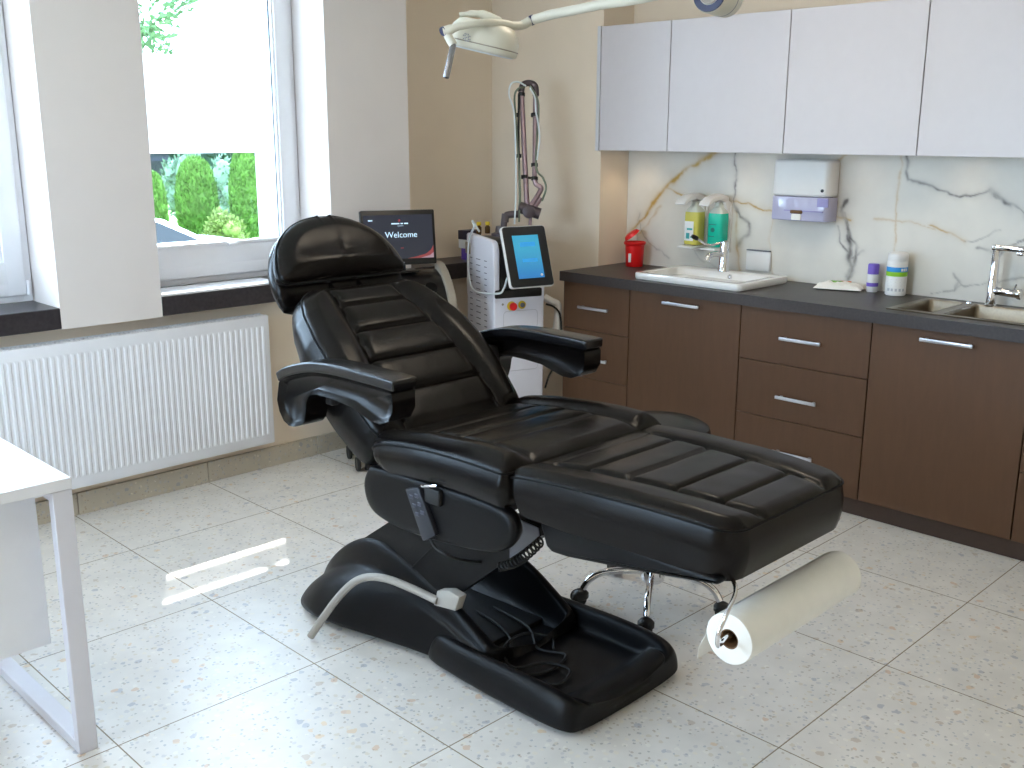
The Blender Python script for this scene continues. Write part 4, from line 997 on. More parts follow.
# ================================================================== DESK
t = empty('desk', (.4, 2.9, 0), 'white desk with square steel leg frame cut by the left edge of the photo', 'desk')
MB().box((-.62, 2.535, .742), (.963, 3.28, .772), .0015, 1).build('desk_top', M['desk'], t)
for xa in (.913, -.58):
    mb = MB(); xb = xa + .05
    mb.box((xa, 2.54, .0), (xb, 2.57, .7415), .002, 1); mb.box((xa, 3.24, 0), (xb, 3.27, .7415), .002, 1); mb.box((xa + .0005, 2.56, .0), (xb - .0005, 3.25, .03), .002, 1); mb.box((xa + .0005, 2.56, .712), (xb - .0005, 3.25, .741), .002, 1)
    mb.build('leg_frame', M['desk_leg'], t)
pd = MB().box((.47, 2.675, .285), (.911, 3.22, .7418), .002, 1).build('pedestal', M['desk'], t)
MB().box((.47, 2.655, .2865), (.911, 2.674, .74), .001, 1).build('pedestal_door', M['desk'], pd)

# ================================================================== STOOL
sxx, syy = 2.75, 2.04
t = empty('swivel_stool', (sxx, syy, 0), 'black round swivel stool with chrome star base behind the leg rest', 'stool')
MB().lathe([(0, .60), (.14, .60), (.165, .605), (.176, .62), (.178, .635), (.172, .652), (.15, .664), (.08, .668), (0, .668)], (sxx, syy, 0), n=48).build('seat', M['leather'], t)
MB().lathe([(.12, .585), (.12, .6)], (sxx, syy, 0)).box((sxx - .1, syy - .04, .575), (sxx + .1, syy + .04, .602), .006).build('seat_plate', M['plastic_dark'], t)
MB().lathe([(0, .08), (.034, .08), (.036, .1), (.03, .16), (.026, .165), (.026, .34), (.018, .345), (.0175, .58), (0, .58)], (sxx, syy, 0)).build('gas_column', M['chrome'], t)
a0 = math.radians(69)
hubm = MB().lathe([(0, .085), (.04, .085), (.044, .1), (.04, .13), (0, .135)], (sxx, syy, 0)); hubm.build('base_hub', M['chrome'], t)
for k in range(5):
    a = a0 + 2 * PI * k / 5; dx, dy = math.cos(a), math.sin(a); R_ = .265
    P_ = lambda r, z: (sxx + dx * r, syy + dy * r, z)
    l = MB().tube(smooth_path([P_(.02, .118), P_(.12, .124), P_(.19, .116), P_(.23, .092), P_(.25, .062)], 6), .0125, 14).build('leg', M['chrome'], t)
    cs = MB()
    px2, py2 = -dy, dx
    for s in (-1, 1): cs.lathe([(0, -.008), (.024, -.008), (.027, -.003), (.027, .003), (.024, .008), (0, .008)], P_(R_, .027) if False else (sxx + dx * R_ + px2 * s * .014, syy + dy * R_ + py2 * s * .014, .027), (px2, py2, 0), 20)
    cs.build('caster', M['rubber'], l)
    MB().lathe([(0, .02), (.021, .022), (.0285, .03), (.0285, .045), (.02, .055), (.011, .06), (0, .062)], (sxx + dx * .257, syy + dy * .257, 0), n=20).build('caster_hood', M['black'], l)

# ================================================================== TREATMENT CHAIR
XC = 2.146
chair = empty('treatment_chair', (XC, 2.3, 0), 'black leather reclining treatment chair with armrests on a moulded black base', 'treatment chair')
class Path2:
    """arc-length path in (y, z) with normals pointing to the sitter's side, extrapolated past its ends"""
    def __init__(self, pts, sub=12):
        P = smooth_path([(0, a, b) for a, b in pts], sub); self.p = [Vector((q.y, q.z)) for q in P]
        self.s = [0.0]
        for a, b in zip(self.p[:-1], self.p[1:]): self.s.append(self.s[-1] + (b - a).length)
        self.L = self.s[-1]; self.ys = [q.x for q in self.p]; self.zs = [q.y for q in self.p]
    def pos(self, l):
        if l < 0: t = (self.p[1] - self.p[0]).normalized(); return self.p[0] + t * l
        if l > self.L: t = (self.p[-1] - self.p[-2]).normalized(); return self.p[-1] + t * (l - self.L)
        return Vector((interp(self.s, self.ys, l), interp(self.s, self.zs, l)))
    def tan(self, l):
        e = .01; l = min(max(l, e), self.L - e); return (self.pos(l + e) - self.pos(l - e)).normalized()
def cushion(path, wfun, hfun, thick, bulge, flip=1, NA=80, NS=100, r_roll=.035, name='cushion', parent=None, side_in=0.0, piping=True, crown=.02, drop=None, material=None):
    """a padded leather section: wfun(l) half width, hfun(l, a, dist) height over the seam; thick(l) depth under it"""
    L = path.L
    ts = np.sin(np.linspace(-PI / 2, PI / 2, NA + 1)); ts = .55 * ts + .45 * np.linspace(-1, 1, NA + 1)
    e = .5 - .5 * np.cos(np.linspace(0, PI, NS + 1)); ss = (.5 * e + .5 * np.linspace(0, 1, NS + 1)) * L
    def P(a, l, h):
        q = path.pos(l); tg = path.tan(l); n = Vector((-tg.y, tg.x)) * flip
        return Vector((XC + a, q.x + n.x * h, q.y + n.y * h))
    A_ = np.array([[wfun(l) * t for t in ts] for l in ss]); Lg = np.repeat(ss[:, None], NA + 1, 1)
    # border loop
    idx = [(0, j) for j in range(NA + 1)] + [(i, NA) for i in range(1, NS + 1)] + [(NS, j) for j in range(NA - 1, -1, -1)] + [(i, 0) for i in range(NS - 1, 0, -1)]
    bp = np.array([(A_[i, j], Lg[i, j]) for i, j in idx])
    D = np.full(A_.shape, 9.0)
    for k in range(0, len(bp)): D = np.minimum(D, np.hypot(A_ - bp[k, 0], Lg - bp[k, 1]))
    mb = MB(); V = [[None] * (NA + 1) for _ in range(NS + 1)]
    for i in range(NS + 1):
        for j in range(NA + 1):
            d = D[i, j]; f = min(d / r_roll, 1); roll = (1 - (1 - f) ** 2) ** .5
            h = crown * roll + hfun(ss[i], A_[i, j], d) * min(1, d / (r_roll * .8))
            V[i][j] = mb.bm.verts.new(P(A_[i, j], ss[i], h))
    for i in range(NS):
        for j in range(NA): mb.bm.faces.new([V[i][j], V[i + 1][j], V[i + 1][j + 1], V[i][j + 1]])
    nb = len(bp); prev = [V[i][j] for i, j in idx]
    nx = np.zeros((nb, 2))
    for k in range(nb):
        t_ = bp[(k + 1) % nb] - bp[k - 1]; n_ = np.array((t_[1], -t_[0])); n_ /= (np.linalg.norm(n_) + 1e-9); nx[k] = n_
    for _ in range(3): nx = (np.roll(nx, 1, 0) + nx * 2 + np.roll(nx, -1, 0)) / 4
    cen = bp.mean(0)
    sgn = 1 if np.sum((bp - cen) * nx) > 0 else -1
    K = 10; last = None
    for k2 in range(1, K + 1):
        f = k2 / K; off = bulge * math.sin(PI * min(f * 1.0, 1)) - side_in * f
        ring = []
        for k in range(nb):
            a, l = bp[k] + sgn * nx[k] * off
            th = thick(bp[k][1])
            ring.append(mb.bm.verts.new(P(a, l, -th * f)))
        for k in range(nb): mb.bm.faces.new([prev[k], prev[(k + 1) % nb], ring[(k + 1) % nb], ring[k]])
        prev = ring
    mb.bm.faces.new(prev)
    ob = mb.build(name, material or M['leather'], parent, ang=70)
    if piping:
        pts = [P(a, l, .0012) + Vector((0, 0, 0)) for a, l in bp + sgn * nx * .001]
        keep = [pts[0]]
        for q in pts[1:]:
            if (q - keep[-1]).length > .006: keep.append(q)
        MB().tube(keep, .0032, 6, closed=True).build('piping', M['thread'], ob)
    return ob
def gauss(x, s): return math.exp(-(x / s) ** 2)
def quilt(panel_w, l0, l1, grooves, bol=.012, gd=.011, puff=.008, ends=(True, True)):
    gs = sorted([l0] + list(grooves) + [l1])
    def h(l, a, d):
        pw = panel_w(l); da = abs(abs(a) - pw); out = 0.0
        inl = l0 - .0 <= l <= l1 + .0
        if abs(a) > pw or not inl:
            x = (abs(a) - pw); out += bol * (1 - gauss(max(x, 0), .03)) if abs(a) > pw else bol * .3
        else:
            for u, v in zip(gs[:-1], gs[1:]):
                if u <= l <= v:
                    f = (l - u) / (v - u); fa = min(1, (pw - abs(a)) / .03)
                    out += puff * (1 - abs(2 * f - 1) ** 3.2) * fa ** .5; break
            for g_ in grooves: out -= gd * gauss(l - g_, .0055)
        if l0 - .03 < l < l1 + .03:
            out -= gd * 1.1 * gauss(da, .008) * (1 if inl else .0)
        if abs(a) < pw + .01:
            if ends[0]: out -= gd * .8 * gauss(l - l0, .007)
            if ends[1]: out -= gd * .8 * gauss(l - l1, .007)
        out += .0012 * noise.noise((l * 14, a * 14, 3.3))
        return out
    return h
def rounded_w(base, L, r0, r1):
    def w(l):
        b = base(l)
        if l < r0: b -= r0 - math.sqrt(max(r0 * r0 - (r0 - l) ** 2, 0))
        if l > L - r1: b -= r1 - math.sqrt(max(r1 * r1 - (r1 - (L - l)) ** 2, 0))
        return b
    return w
# leg rest (back to front, so the path runs towards -y and the normal must flip up)
pt = Path2([(1.842, .728), (1.80, .742), (1.66, .752), (1.5, .757), (1.33, .756), (1.172, .747)])
wf = lambda l: interp([0, .1, .3, .5, pt.L], [.322, .318, .306, .290, .268], l)
leg = cushion(pt, rounded_w(wf, pt.L, .03, .055), quilt(lambda l: interp([0, .2, .5, .7], [.215, .195, .165, .14], l), .07, .72, (.172, .297, .432, .56)[:4], bol=.008, gd=.010, puff=.0035, ends=(False, False)), lambda l: interp([0, .2, pt.L], [.098, .118, .122], l), .01, flip=-1, name='leg_rest', parent=chair, crown=.017, r_roll=.04)
# pan under the leg rest
def quad_prism(poly, hw0, hw1, bev=.008):
    """side polygon (y,z); half width hw0 at the highest z, hw1 at the lowest"""
    z0, z1 = min(p[1] for p in poly), max(p[1] for p in poly); mb = MB(); n = len(poly); v = []
    for s in (-1, 1):
        for y, z in poly: v.append((XC + s * (hw1 + (hw0 - hw1) * (z - z0) / (z1 - z0)), y, z))
    mb.add(v, [tuple(range(n)), tuple(range(2 * n - 1, n - 1, -1))] + [(i, i + n, (i + 1) % n + n, (i + 1) % n) for i in range(n)])
    bmesh.ops.recalc_face_normals(mb.bm, faces=mb.bm.faces)
    if bev: bmesh.ops.bevel(mb.bm, geom=[e for e in mb.bm.edges if e.calc_face_angle(0) > .4], offset=bev, segments=3, profile=.5, affect='EDGES')
    return mb
quad_prism([(1.765, .638), (1.735, .56), (1.715, .548), (1.66, .551), (1.47, .578), (1.2, .622), (1.19, .64)], .285, .285, .012).build('leg_rest_pan', M['plastic'], chair)
# seat
ps = Path2([(2.425, .672), (2.395, .70), (2.34, .72), (2.17, .743), (2.0, .750), (1.83, .748)])
wfs = lambda l: interp([0, .08, .25, ps.L], [.335, .342, .346, .344], l)
def seat_h(l, a, d):
    q = quilt(lambda l: interp([0, .3, .6], [.24, .232, .225], l), .0, ps.L, (.2, .315, .44), bol=.018, gd=.006, puff=.004, ends=(False, False))(l, a, d)
    return q + .006 * gauss(l - .5, .12)
seat = cushion(ps, rounded_w(wfs, ps.L, .05, .02), seat_h, lambda l: interp([0, .1, ps.L], [.055, .085, .092], l), .010, flip=-1, name='seat', parent=chair, crown=.02, r_roll=.05)
# backrest (bottom to top)
pb2 = Path2([(2.40, .712), (2.44, .744), (2.54, .838), (2.638, .925), (2.737, .993), (2.83, 1.048), (2.91, 1.098)])
wb_ = lambda l: interp([0, .05, .15, .3, .42, .53, .58, pb2.L], [.30, .314, .325, .328, .315, .287, .265, .23], l)
backrest = cushion(pb2, rounded_w(wb_, pb2.L, .03, .05), quilt(lambda l: interp([0, .15, .3, .45, .6], [.20, .20, .185, .16, .13], l), .0, pb2.L + .03, (.15, .279, .408, .537), bol=.02, gd=.011, puff=.0075, ends=(False, False)), lambda l: interp([0, .12, .3, .45, pb2.L], [.125, .14, .15, .125, .09], l), .014, name='backrest', parent=chair, crown=.02, r_roll=.05, side_in=-.004)
# headrest: D-shaped pad on a deeper shell
th = math.radians(54); hd = Vector((math.cos(th), math.sin(th))); h0 = Vector((2.968, 1.128)); HL = .245
ph = Path2([tuple(h0 + hd * f * HL) for f in (0, .25, .5, .75, 1)])
def wh(l):
    f = min(max(l / HL, 0), 1); b = .254 * math.sqrt(max(1 - f ** 2.1, 0.0)) + .014
    if l < .03: b -= .03 - math.sqrt(max(.03 ** 2 - (.03 - l) ** 2, 0))
    return b
def hh(l, a, d):
    v = .02 * gauss(l - .05, .05) * (1 - (a / .26) ** 2) + .008 * gauss(l - .15, .08)
    wr = gauss(l - .085 - .03 * abs(a), .05) * gauss(a - .0, .06)
    v += .0022 * wr * math.sin((a * 1.0 - l * .35) * 95) * gauss(a, .045)
    v -= .003 * gauss(l - .085, .014) * gauss(a - .005, .05)
    return v + .0015 * noise.noise((l * 12, a * 12, 8.1))
head_ = cushion(ph, wh, hh, lambda l: .03, .004, name='headrest', parent=chair, crown=.03, r_roll=.06)
def shell_ring(off, grow, low):
    """outline of the shell pushed back by off behind the seam plane"""
    n2 = Vector((-hd.y, hd.x)); pts = []
    for k in range(49):
        a = PI * k / 48; f = math.sin(a)
        x = -.26 * math.cos(a); l = HL * (max(1 - abs(math.cos(a)) ** 2.1, 0)) ** (1 / 2.1)
        pts.append((x * grow, l * grow))
    W2 = .26 * grow
    bot = [(W2 * .985, -low * .55), (W2 * .95, -low * .9), (W2 * .86, -low)] + [(W2 * f, -low) for f in (.5, 0, -.5)] + [(-W2 * .86, -low), (-W2 * .95, -low * .9), (-W2 * .985, -low * .55)]
    out = []
    for x, l in pts + bot:
        q = h0 + hd * l - n2 * off; out.append((XC + x, q.x, q.y))
    return out
mb = MB(); mb.loft([shell_ring(.026, .992, .0), shell_ring(.034, 1.02, .03), shell_ring(.06, 1.035, .06), shell_ring(.085, 1.0, .075), shell_ring(.105, .9, .07), shell_ring(.11, .6, .03)])
mb.build('headrest_shell', M['leather'], head_, ang=55)
for s in (-1, 1):
    mb = MB(); mb.tube([(XC + s * .06, 2.86, 1.02), (XC + s * .06, 3.02, 1.12)], .009, 10); mb.build('headrest_rod', M['chrome'], chair)
# armrests: board on a hooked pad
arm_top = [(2.752, .888), (2.70, .915), (2.61, .942), (2.53, .956), (2.45, .962), (2.37, .964), (2.30, .964), (2.22, .964), (2.16, .962)]
def thick_curve(pts, t):
    o = []
    for i, p in enumerate(pts):
        a = Vector(pts[max(i - 1, 0)]); b = Vector(pts[min(i + 1, len(pts) - 1)]); d = (b - a).normalized(); n = Vector((d.y, -d.x))
        if n.y > 0: n = -n
        q = Vector(p) + n * t; o.append((q.x, q.y))
    return o
at_s = [(q.y, q.z) for q in smooth_path([(0, a, b) for a, b in arm_top], 4)]
under = thick_curve(at_s, .032)
pad = [under[0]] + [(2.752, .80), (2.742, .765), (2.72, .738), (2.69, .727), (2.66, .73), (2.625, .742), (2.605, .76), (2.594, .79), (2.588, .825), (2.572, .845), (2.545, .856), (2.50, .858), (2.44, .857), (2.36, .852), (2.31, .838), (2.265, .827), (2.225, .827), (2.188, .842), (2.168, .875)]
def pillow(poly, x0, x1, rr):
    P = [Vector(p) for p in poly]; n = len(P)
    area = sum(P[i].x * P[(i + 1) % n].y - P[(i + 1) % n].x * P[i].y for i in range(n)); sg = 1 if area > 0 else -1
    def inset(e):
        out = []
        for i in range(n):
            d = (P[(i + 1) % n] - P[i - 1]).normalized(); nn_ = Vector((-d.y, d.x)) * sg; out.append(P[i] + nn_ * e)
        return out
    rings = []
    for a in (0, 18, 36, 54, 72, 90): rings.append([(x0 + rr * (1 - math.sin(math.radians(a))), q.x, q.y) for q in inset(rr * (1 - math.cos(math.radians(90 - a))) * .8)])
    for a in (90, 72, 54, 36, 18, 0): rings.append([(x1 - rr * (1 - math.sin(math.radians(a))), q.x, q.y) for q in inset(rr * (1 - math.cos(math.radians(90 - a))) * .8)])
    return MB().loft(rings)
pad_in = [(2.168, .92)] + under[::-1][1:-1]
for s in (-1, 1):
    x0_, x1_ = XC + s * .357, XC + s * .445
    xa, xb = min(x0_, x1_), max(x0_, x1_)
    ar = pillow(pad + pad_in, xa + .003, xb - .003, .02).build('armrest', M['leather'], chair, ang=60)
    MB().prism(at_s + under[::-1], 'x', xa, xb, .006, 3).build('armrest_board', M['arm_black'], ar, ang=40)
    bk = MB(); xi = XC + s * .30; xo = XC + s * .37
    bk.prism([(2.56, .80), (2.72, .80), (2.70, .885), (2.58, .885)], 'x', min(xi, xo), max(xi, xo), .01); bk.build('armrest_bracket', M['plastic_dark'], chair)
# under-seat frame and side shrouds
MB().box((XC - .25, 1.90, .60), (XC + .25, 2.42, .655), .01).build('seat_frame', M['plastic_dark'], chair)
sh_ = [(2.43, .632), (2.452, .60), (2.462, .565), (2.452, .52), (2.425, .49), (2.38, .475), (2.30, .466), (2.20, .468), (2.08, .478), (1.95, .496), (1.87, .515), (1.825, .54), (1.80, .575), (1.795, .60), (1.81, .632), (1.85, .65), (1.95, .655), (2.1, .652), (2.25, .648), (2.36, .642)]
shs = [(q.y, q.z) for q in smooth_path([(0, a, b) for a, b in sh_ + sh_[:1]], 3)][:-1]
cs_ = Vector((sum(p[0] for p in shs) / len(shs), sum(p[1] for p in shs) / len(shs)))
for s in (-1, 1):
    rr = []
    for xo, k in ((.300, .95), (.314, .985), (.326, .985), (.335, .945), (.339, .87), (.3405, .68), (.341, .3)):
        rr.append([(XC + s * xo, cs_.x + (p[0] - cs_.x) * (1 - (1 - k) * .55), cs_.y + (p[1] - cs_.y) * k) for p in shs])
    sd_ = MB().loft(rr).build('side_shroud', M['plastic'], chair, ang=60)
    pl_ = [(cs_.x + (p[0] - cs_.x) * .97, cs_.y + (p[1] - cs_.y) * .94) for p in shs]
    MB().prism(pl_, 'x', min(XC + s * .296, XC + s * .2998), max(XC + s * .296, XC + s * .2998)).build('lit_inner_face', M['steel_grey'], sd_)  # grey stands in for window light on the shroud's inner side
    if s < 0: shroud_l = sd_
# hand control in its holder on the left shroud
q = [at_x(x, y, 1.796) for x, y in ((406.5, 488.5), (419.5, 487), (437, 535), (424.5, 541))]
mb = MB(); v = [(1.789, p.y, p.z) for p in q] + [(1.808, p.y, p.z) for p in q]
mb.add(v, [(0, 1, 2, 3), (7, 6, 5, 4), (0, 4, 5, 1), (1, 5, 6, 2), (2, 6, 7, 3), (3, 7, 4, 0)])
bmesh.ops.recalc_face_normals(mb.bm, faces=mb.bm.faces); bmesh.ops.bevel(mb.bm, geom=list(mb.bm.edges), offset=.004, segments=2, profile=.5, affect='EDGES')
hc = mb.build('hand_control', M['steel_hc'] if 'steel_hc' in M else mat('dark_grey_keypad', (38, 40, 48), .4, var=.05), chair)
for i in range(3):
    for j in range(2):
        f, g_ = (.16 + .17 * i), (.3 + .4 * j)
        p = q[0].lerp(q[3], f).lerp(q[1].lerp(q[2], f), g_)
        MB().box((1.7865, p.y - .009, p.z - .006), (1.79, p.y + .009, p.z + .006), .002, 1).build('key', mat('grey_key', (66, 68, 80), .5, var=.05) if 'gk' not in M else M['gk'], hc)
p = at_x(432, 486, 1.797)
MB().tube([(1.785, p.y + .03, p.z - .004), (1.782, p.y, p.z + .004), (1.785, p.y - .035, p.z + .012)], .0045, 8).build('holder_clip', M['chrome'], chair)
MB().box((1.79, p.y - .035, p.z - .055), (1.815, p.y + .03, p.z - .005), .008).build('control_holder', M['plastic_dark'], chair)
kb = [at_x(x, y, 1.80) for x, y in ((430, 538), (436, 548), (447, 555))] + [at_x(462, 560, 1.86), at_x(480, 562, 1.95), at_x(497, 562, 2.05), at_x(505, 563, 2.2)]
MB().tube(smooth_path(kb, 6), .0045, 8).build('control_cable', M['rubber'], chair)
# lift arm between base and seat
quad_prism([(2.78, .10), (2.76, .215), (2.62, .315), (2.46, .425), (2.30, .50), (1.92, .565), (1.84, .56), (1.835, .535), (1.90, .475), (2.28, .165), (2.30, .10)], .194, .196, .0).xf(Matrix.Translation((1.952, 0, 0)) @ Matrix.Scale(.10, 4, (1, 0, 0)) @ Matrix.Translation((-1.952, 0, 0))).build('lift_arm', M['plastic'], chair)
MB().tube([(1.9485, 2.437, .229), (1.9485, 2.285, .376)], .0016, 6).build('lift_arm_seam', M['plastic_dark'], chair)
MB().prism([(1.955, .432), (1.904, .474), (1.839, .535), (1.843, .557), (1.92, .562), (1.955, .556)], 'x', 1.949, 1.9535).build('lift_arm_plate', M['steel_grey'], chair)
# coiled cable
c_a, c_b = at_x(499, 567, 1.93), at_x(542, 540, 1.93); cp = []; turns = 13
ax_ = (c_b - c_a).normalized(); e1 = ax_.orthogonal().normalized(); e2 = ax_.cross(e1)
for k in range(turns * 12 + 1):
    a = 2 * PI * k / 12; f = k / (turns * 12); sag = -.018 * math.sin(PI * f)
    cp.append(c_a.lerp(c_b, f) + Vector((0, 0, sag)) + (e1 * math.cos(a) + e2 * math.sin(a)) * .012)
MB().tube(cp, .0032, 6).build('coiled_cable', M['rubber'], chair)

# base: front tray block + rear hump, one moulded cover
def sec_ring(Y, W, prof):
    """prof: (inset from W, z) from outside bottom to centre floor; mirrored"""
    l = [(XC - W + i_, Y, z) for i_, z in prof]; r = [(XC + W - i_, Y, z) for i_, z in prof[::-1]]; return l + r
mb = MB(); rings = []
for Y, W, H, F in ((1.662, .215, .06, .06), (1.660, .235, .08, .074), (1.668, .252, .096, .082), (1.69, .262, .107, .088), (1.72, .267, .114, .085), (1.75, .269, .117, .075), (1.765, .270, .118, .052), (1.80, .272, .119, .048), (1.9, .275, .118, .046), (2.0, .274, .114, .045), (2.1, .271, .111, .045), (2.18, .266, .110, .045), (2.225, .261, .106, .045), (2.25, .254, .097, .045), (2.268, .245, .08, .045), (2.278, .225, .05, .045)):
    k = 1 if Y > 1.76 else max(0, (Y - 1.66) / .1)
    dip = .0 if Y > 1.76 else .016
    rings.append(sec_ring(Y, W, [(.0, .004), (-.004 * k, .03), (.002, H * .55), (.012, H * .8), (.024, H * .95), (.036, H), (.05, H - .002), (.062, max(H - .012, F)), (.068, max(H - .035, F)), (.073, max(F + .006, F)), (.085, F), (.15, F - dip * (1 if Y < 1.755 else 0)), (.2, F - dip * (1 if Y < 1.755 else 0))]))
mb.loft(rings)
rings = []
for Y, Wb, Wt, H in ((2.03, .208, .205, .10), (2.06, .214, .208, .118), (2.10, .22, .211, .142), (2.15, .225, .213, .168), (2.2, .232, .214, .198), (2.3, .248, .217, .236), (2.4, .275, .221, .274), (2.48, .296, .223, .298), (2.55, .316, .225, .312), (2.62, .335, .226, .308), (2.7, .347, .225, .276), (2.78, .345, .221, .225), (2.85, .326, .212, .168), (2.90, .30, .20, .118), (2.94, .262, .18, .066), (2.955, .24, .16, .03)):
    zz_ = lambda f: max(.003, H * f)
    w2 = lambda i_: Wb - (Wb - (Wt - i_))
    xs_ = [(Wb, .003), (Wb + .004, H * .12), (Wb - (Wb - Wt) * .16, H * .36), (Wb - (Wb - Wt) * .5, H * .58), (Wt + .012, H * .67), (Wt + .001, H * .70), (Wt - .006, H * .76), (Wt - .011, H * .88), (Wt - .02, H * .97), (Wt - .032, H), (Wt - .044, H * .985), (Wt - .052, H * .94), (Wt - .056, H * .6), (Wt - .058, .02)]
    if Y > 2.8: xs_ = [(x, z) for x, z in xs_[:-2]] + [(Wt - .06, H * .9), (Wt - .1, H * .85)]
    rings.append([(XC - x, Y, max(z, .003)) for x, z in xs_] + [(XC + x, Y, max(z, .003)) for x, z in xs_[::-1]])
mb.loft(rings)
base = mb.build('base_cover', M['plastic'], chair, ang=60)
bmod = base.modifiers.new('soft', 'SUBSURF'); bmod.levels = 2; bmod.render_levels = 2
for x in (-.2, .2):
    for y in (1.72, 2.75): MB().lathe([(0, 0), (.022, 0), (.024, .004), (.02, .012), (0, .012)], (XC + x, y, 0)).build('levelling_foot', M['rubber'], chair)
MB().box((XC - .155, 2.14, .01), (XC + .155, 2.75, .06), .01).build('base_frame', M['plastic_dark'], chair)
# cables coiled in the tray
rc = random.Random(5)
def loose(pts, r=.0042): MB().tube(smooth_path(pts, 8), r, 8).build('tray_cable', M['rubber'], chair)
z_ = .053
loose([(2.16, 2.32, .068), (2.14, 2.2, .068), (2.1, 2.1, .062), (2.0, 2.02, z_), (1.97, 1.96, z_), (2.06, 1.9, z_), (2.17, 1.93, z_), (2.14, 2.02, z_), (2.2, 2.12, .066), (2.22, 2.3, .068)])
loose([(2.02, 2.3, .068), (2.0, 2.2, .068), (2.0, 2.08, .06), (1.985, 1.93, z_), (2.02, 1.83, z_), (2.1, 1.85, z_ + .008), (2.08, 1.93, z_ + .008), (1.99, 1.98, z_ + .008), (2.05, 2.08, .066), (2.16, 2.1, .066), (2.22, 2.04, z_), (2.16, 1.97, z_ + .008)])
# foot bar with pedal box
fp = [Vector((1.722, 2.652, .012)), at_x(323, 618, 1.748), at_x(337, 599, 1.775), at_x(351, 584.5, 1.80), at_x(362, 578.5, 1.815), at_x(375, 577, 1.832), at_x(392, 580.5, 1.855), at_x(415, 590, 1.885), at_x(437, 600.5, 1.912)]
fb = MB().tube(smooth_path(fp, 6), .0125, 16).build('foot_bar', M['bar'], chair)
MB().lathe([(0, -.001), (.009, -.001), (.009, .001), (0, .001)], (1.722, 2.652, .0115), (fp[0] - fp[1]).normalized(), 16).build('bar_end', M['card'], fb)
pc = at_x(449, 599, 1.93)
ib = [at_x(x, y, 1.925) for x, y in ((436.5, 604), (440, 589.5), (452, 589.5), (462.5, 596), (458, 610))]
mb = MB(); n_ = len(ib); mb.add([(1.912, p.y, p.z) for p in ib] + [(1.945, p.y, p.z) for p in ib], [tuple(range(n_)), tuple(range(2 * n_ - 1, n_ - 1, -1))] + [(i, i + n_, (i + 1) % n_ + n_, (i + 1) % n_) for i in range(n_)])
bmesh.ops.recalc_face_normals(mb.bm, faces=mb.bm.faces); bmesh.ops.bevel(mb.bm, geom=list(mb.bm.edges), offset=.004, segments=2, profile=.5, affect='EDGES')
mb.build('pedal_box', M['bar'], fb)
# paper roll holder
ry_, rz_ = 1.168, .512; hcx = XC
for s in (-1,):
    xe = XC + s * .29
    mb = MB(); mb.tube(smooth_path([(XC + s * .225, 1.205, .634), (XC + s * .262, 1.165, .615), (XC + s * .315, 1.15, .585), (XC + s * .345, 1.15, .545), (XC + s * .338, 1.155, .512), (XC + s * .31, 1.164, .502), (xe - s * .02, ry_, rz_ - .004), (XC + s * .1, ry_, rz_ - .004), (XC + .24, ry_, rz_ - .004)], 7), .0052, 12); mb.build('roll_holder', M['chrome'], chair)

# paper roll hanging on the holder
t = empty('paper_roll', (XC, ry_, rz_), 'cream couch paper roll hanging on a chrome holder below the leg rest', 'paper roll')
R0, R1 = .024, .061; xa, xb = XC - .272, XC + .245
mb = MB(); prof = [(R0, xa), (R1 - .001, xa), (R1, xa + .001), (R1, xb - .001), (R1 - .001, xb), (R0, xb), (R0, xa)]
mb.lathe([(r, x - xa) for r, x in prof], (xa, ry_, rz_ - .014), (1, 0, 0), 56); mb.build('paper', M['paper'], t, ang=40)
mb = MB(); mb.lathe([(R0 - .003, .001), (R0, .0), (R0, xb - xa), (R0 - .003, xb - xa - .001), (R0 - .003, .001)], (xa, ry_, rz_ - .014), (1, 0, 0), 40); mb.build('core', M['card'], t)
tail = []
for k in range(13):
    a = math.radians(90 + 12 * k) if k < 8 else None
    if a is not None: tail.append((ry_ - (R1 + .0015) * math.cos(a) * -1, rz_ - .014 + (R1 + .0015) * math.sin(a)))
mb = MB(); cy_, cz_ = ry_, rz_ - .014
pr = [(cy_ + (R1 + .001) * math.cos(a), cz_ + (R1 + .001) * math.sin(a)) for a in np.radians((60, 40, 20, 0, -8))] + [(cy_ + .072, cz_ - .03), (cy_ + .082, cz_ - .055), (cy_ + .084, cz_ - .082)]
w0 = [mb.bm.verts.new((xa + .001 - .0 * i, p[0], p[1])) for i, p in enumerate(pr)]; w1 = [mb.bm.verts.new((xb - .001, p[0], p[1])) for p in pr]
w2_ = [mb.bm.verts.new((xa + .001, p[0] + .0008, p[1])) for p in pr]; w3 = [mb.bm.verts.new((xb - .001, p[0] + .0008, p[1])) for p in pr]
for i in range(len(pr) - 1): mb.bm.faces.new([w0[i], w0[i + 1], w1[i + 1], w1[i]]); mb.bm.faces.new([w2_[i], w3[i], w3[i + 1], w2_[i + 1]])
mb.bm.faces.new([w0[-1], w2_[-1], w3[-1], w1[-1]])
for W_, V_ in ((w0, w2_), (w1, w3)):
    for i in range(len(pr) - 1): mb.bm.faces.new([W_[i], V_[i], V_[i + 1], W_[i + 1]])
mb.build('loose_end', M['paper'], t)

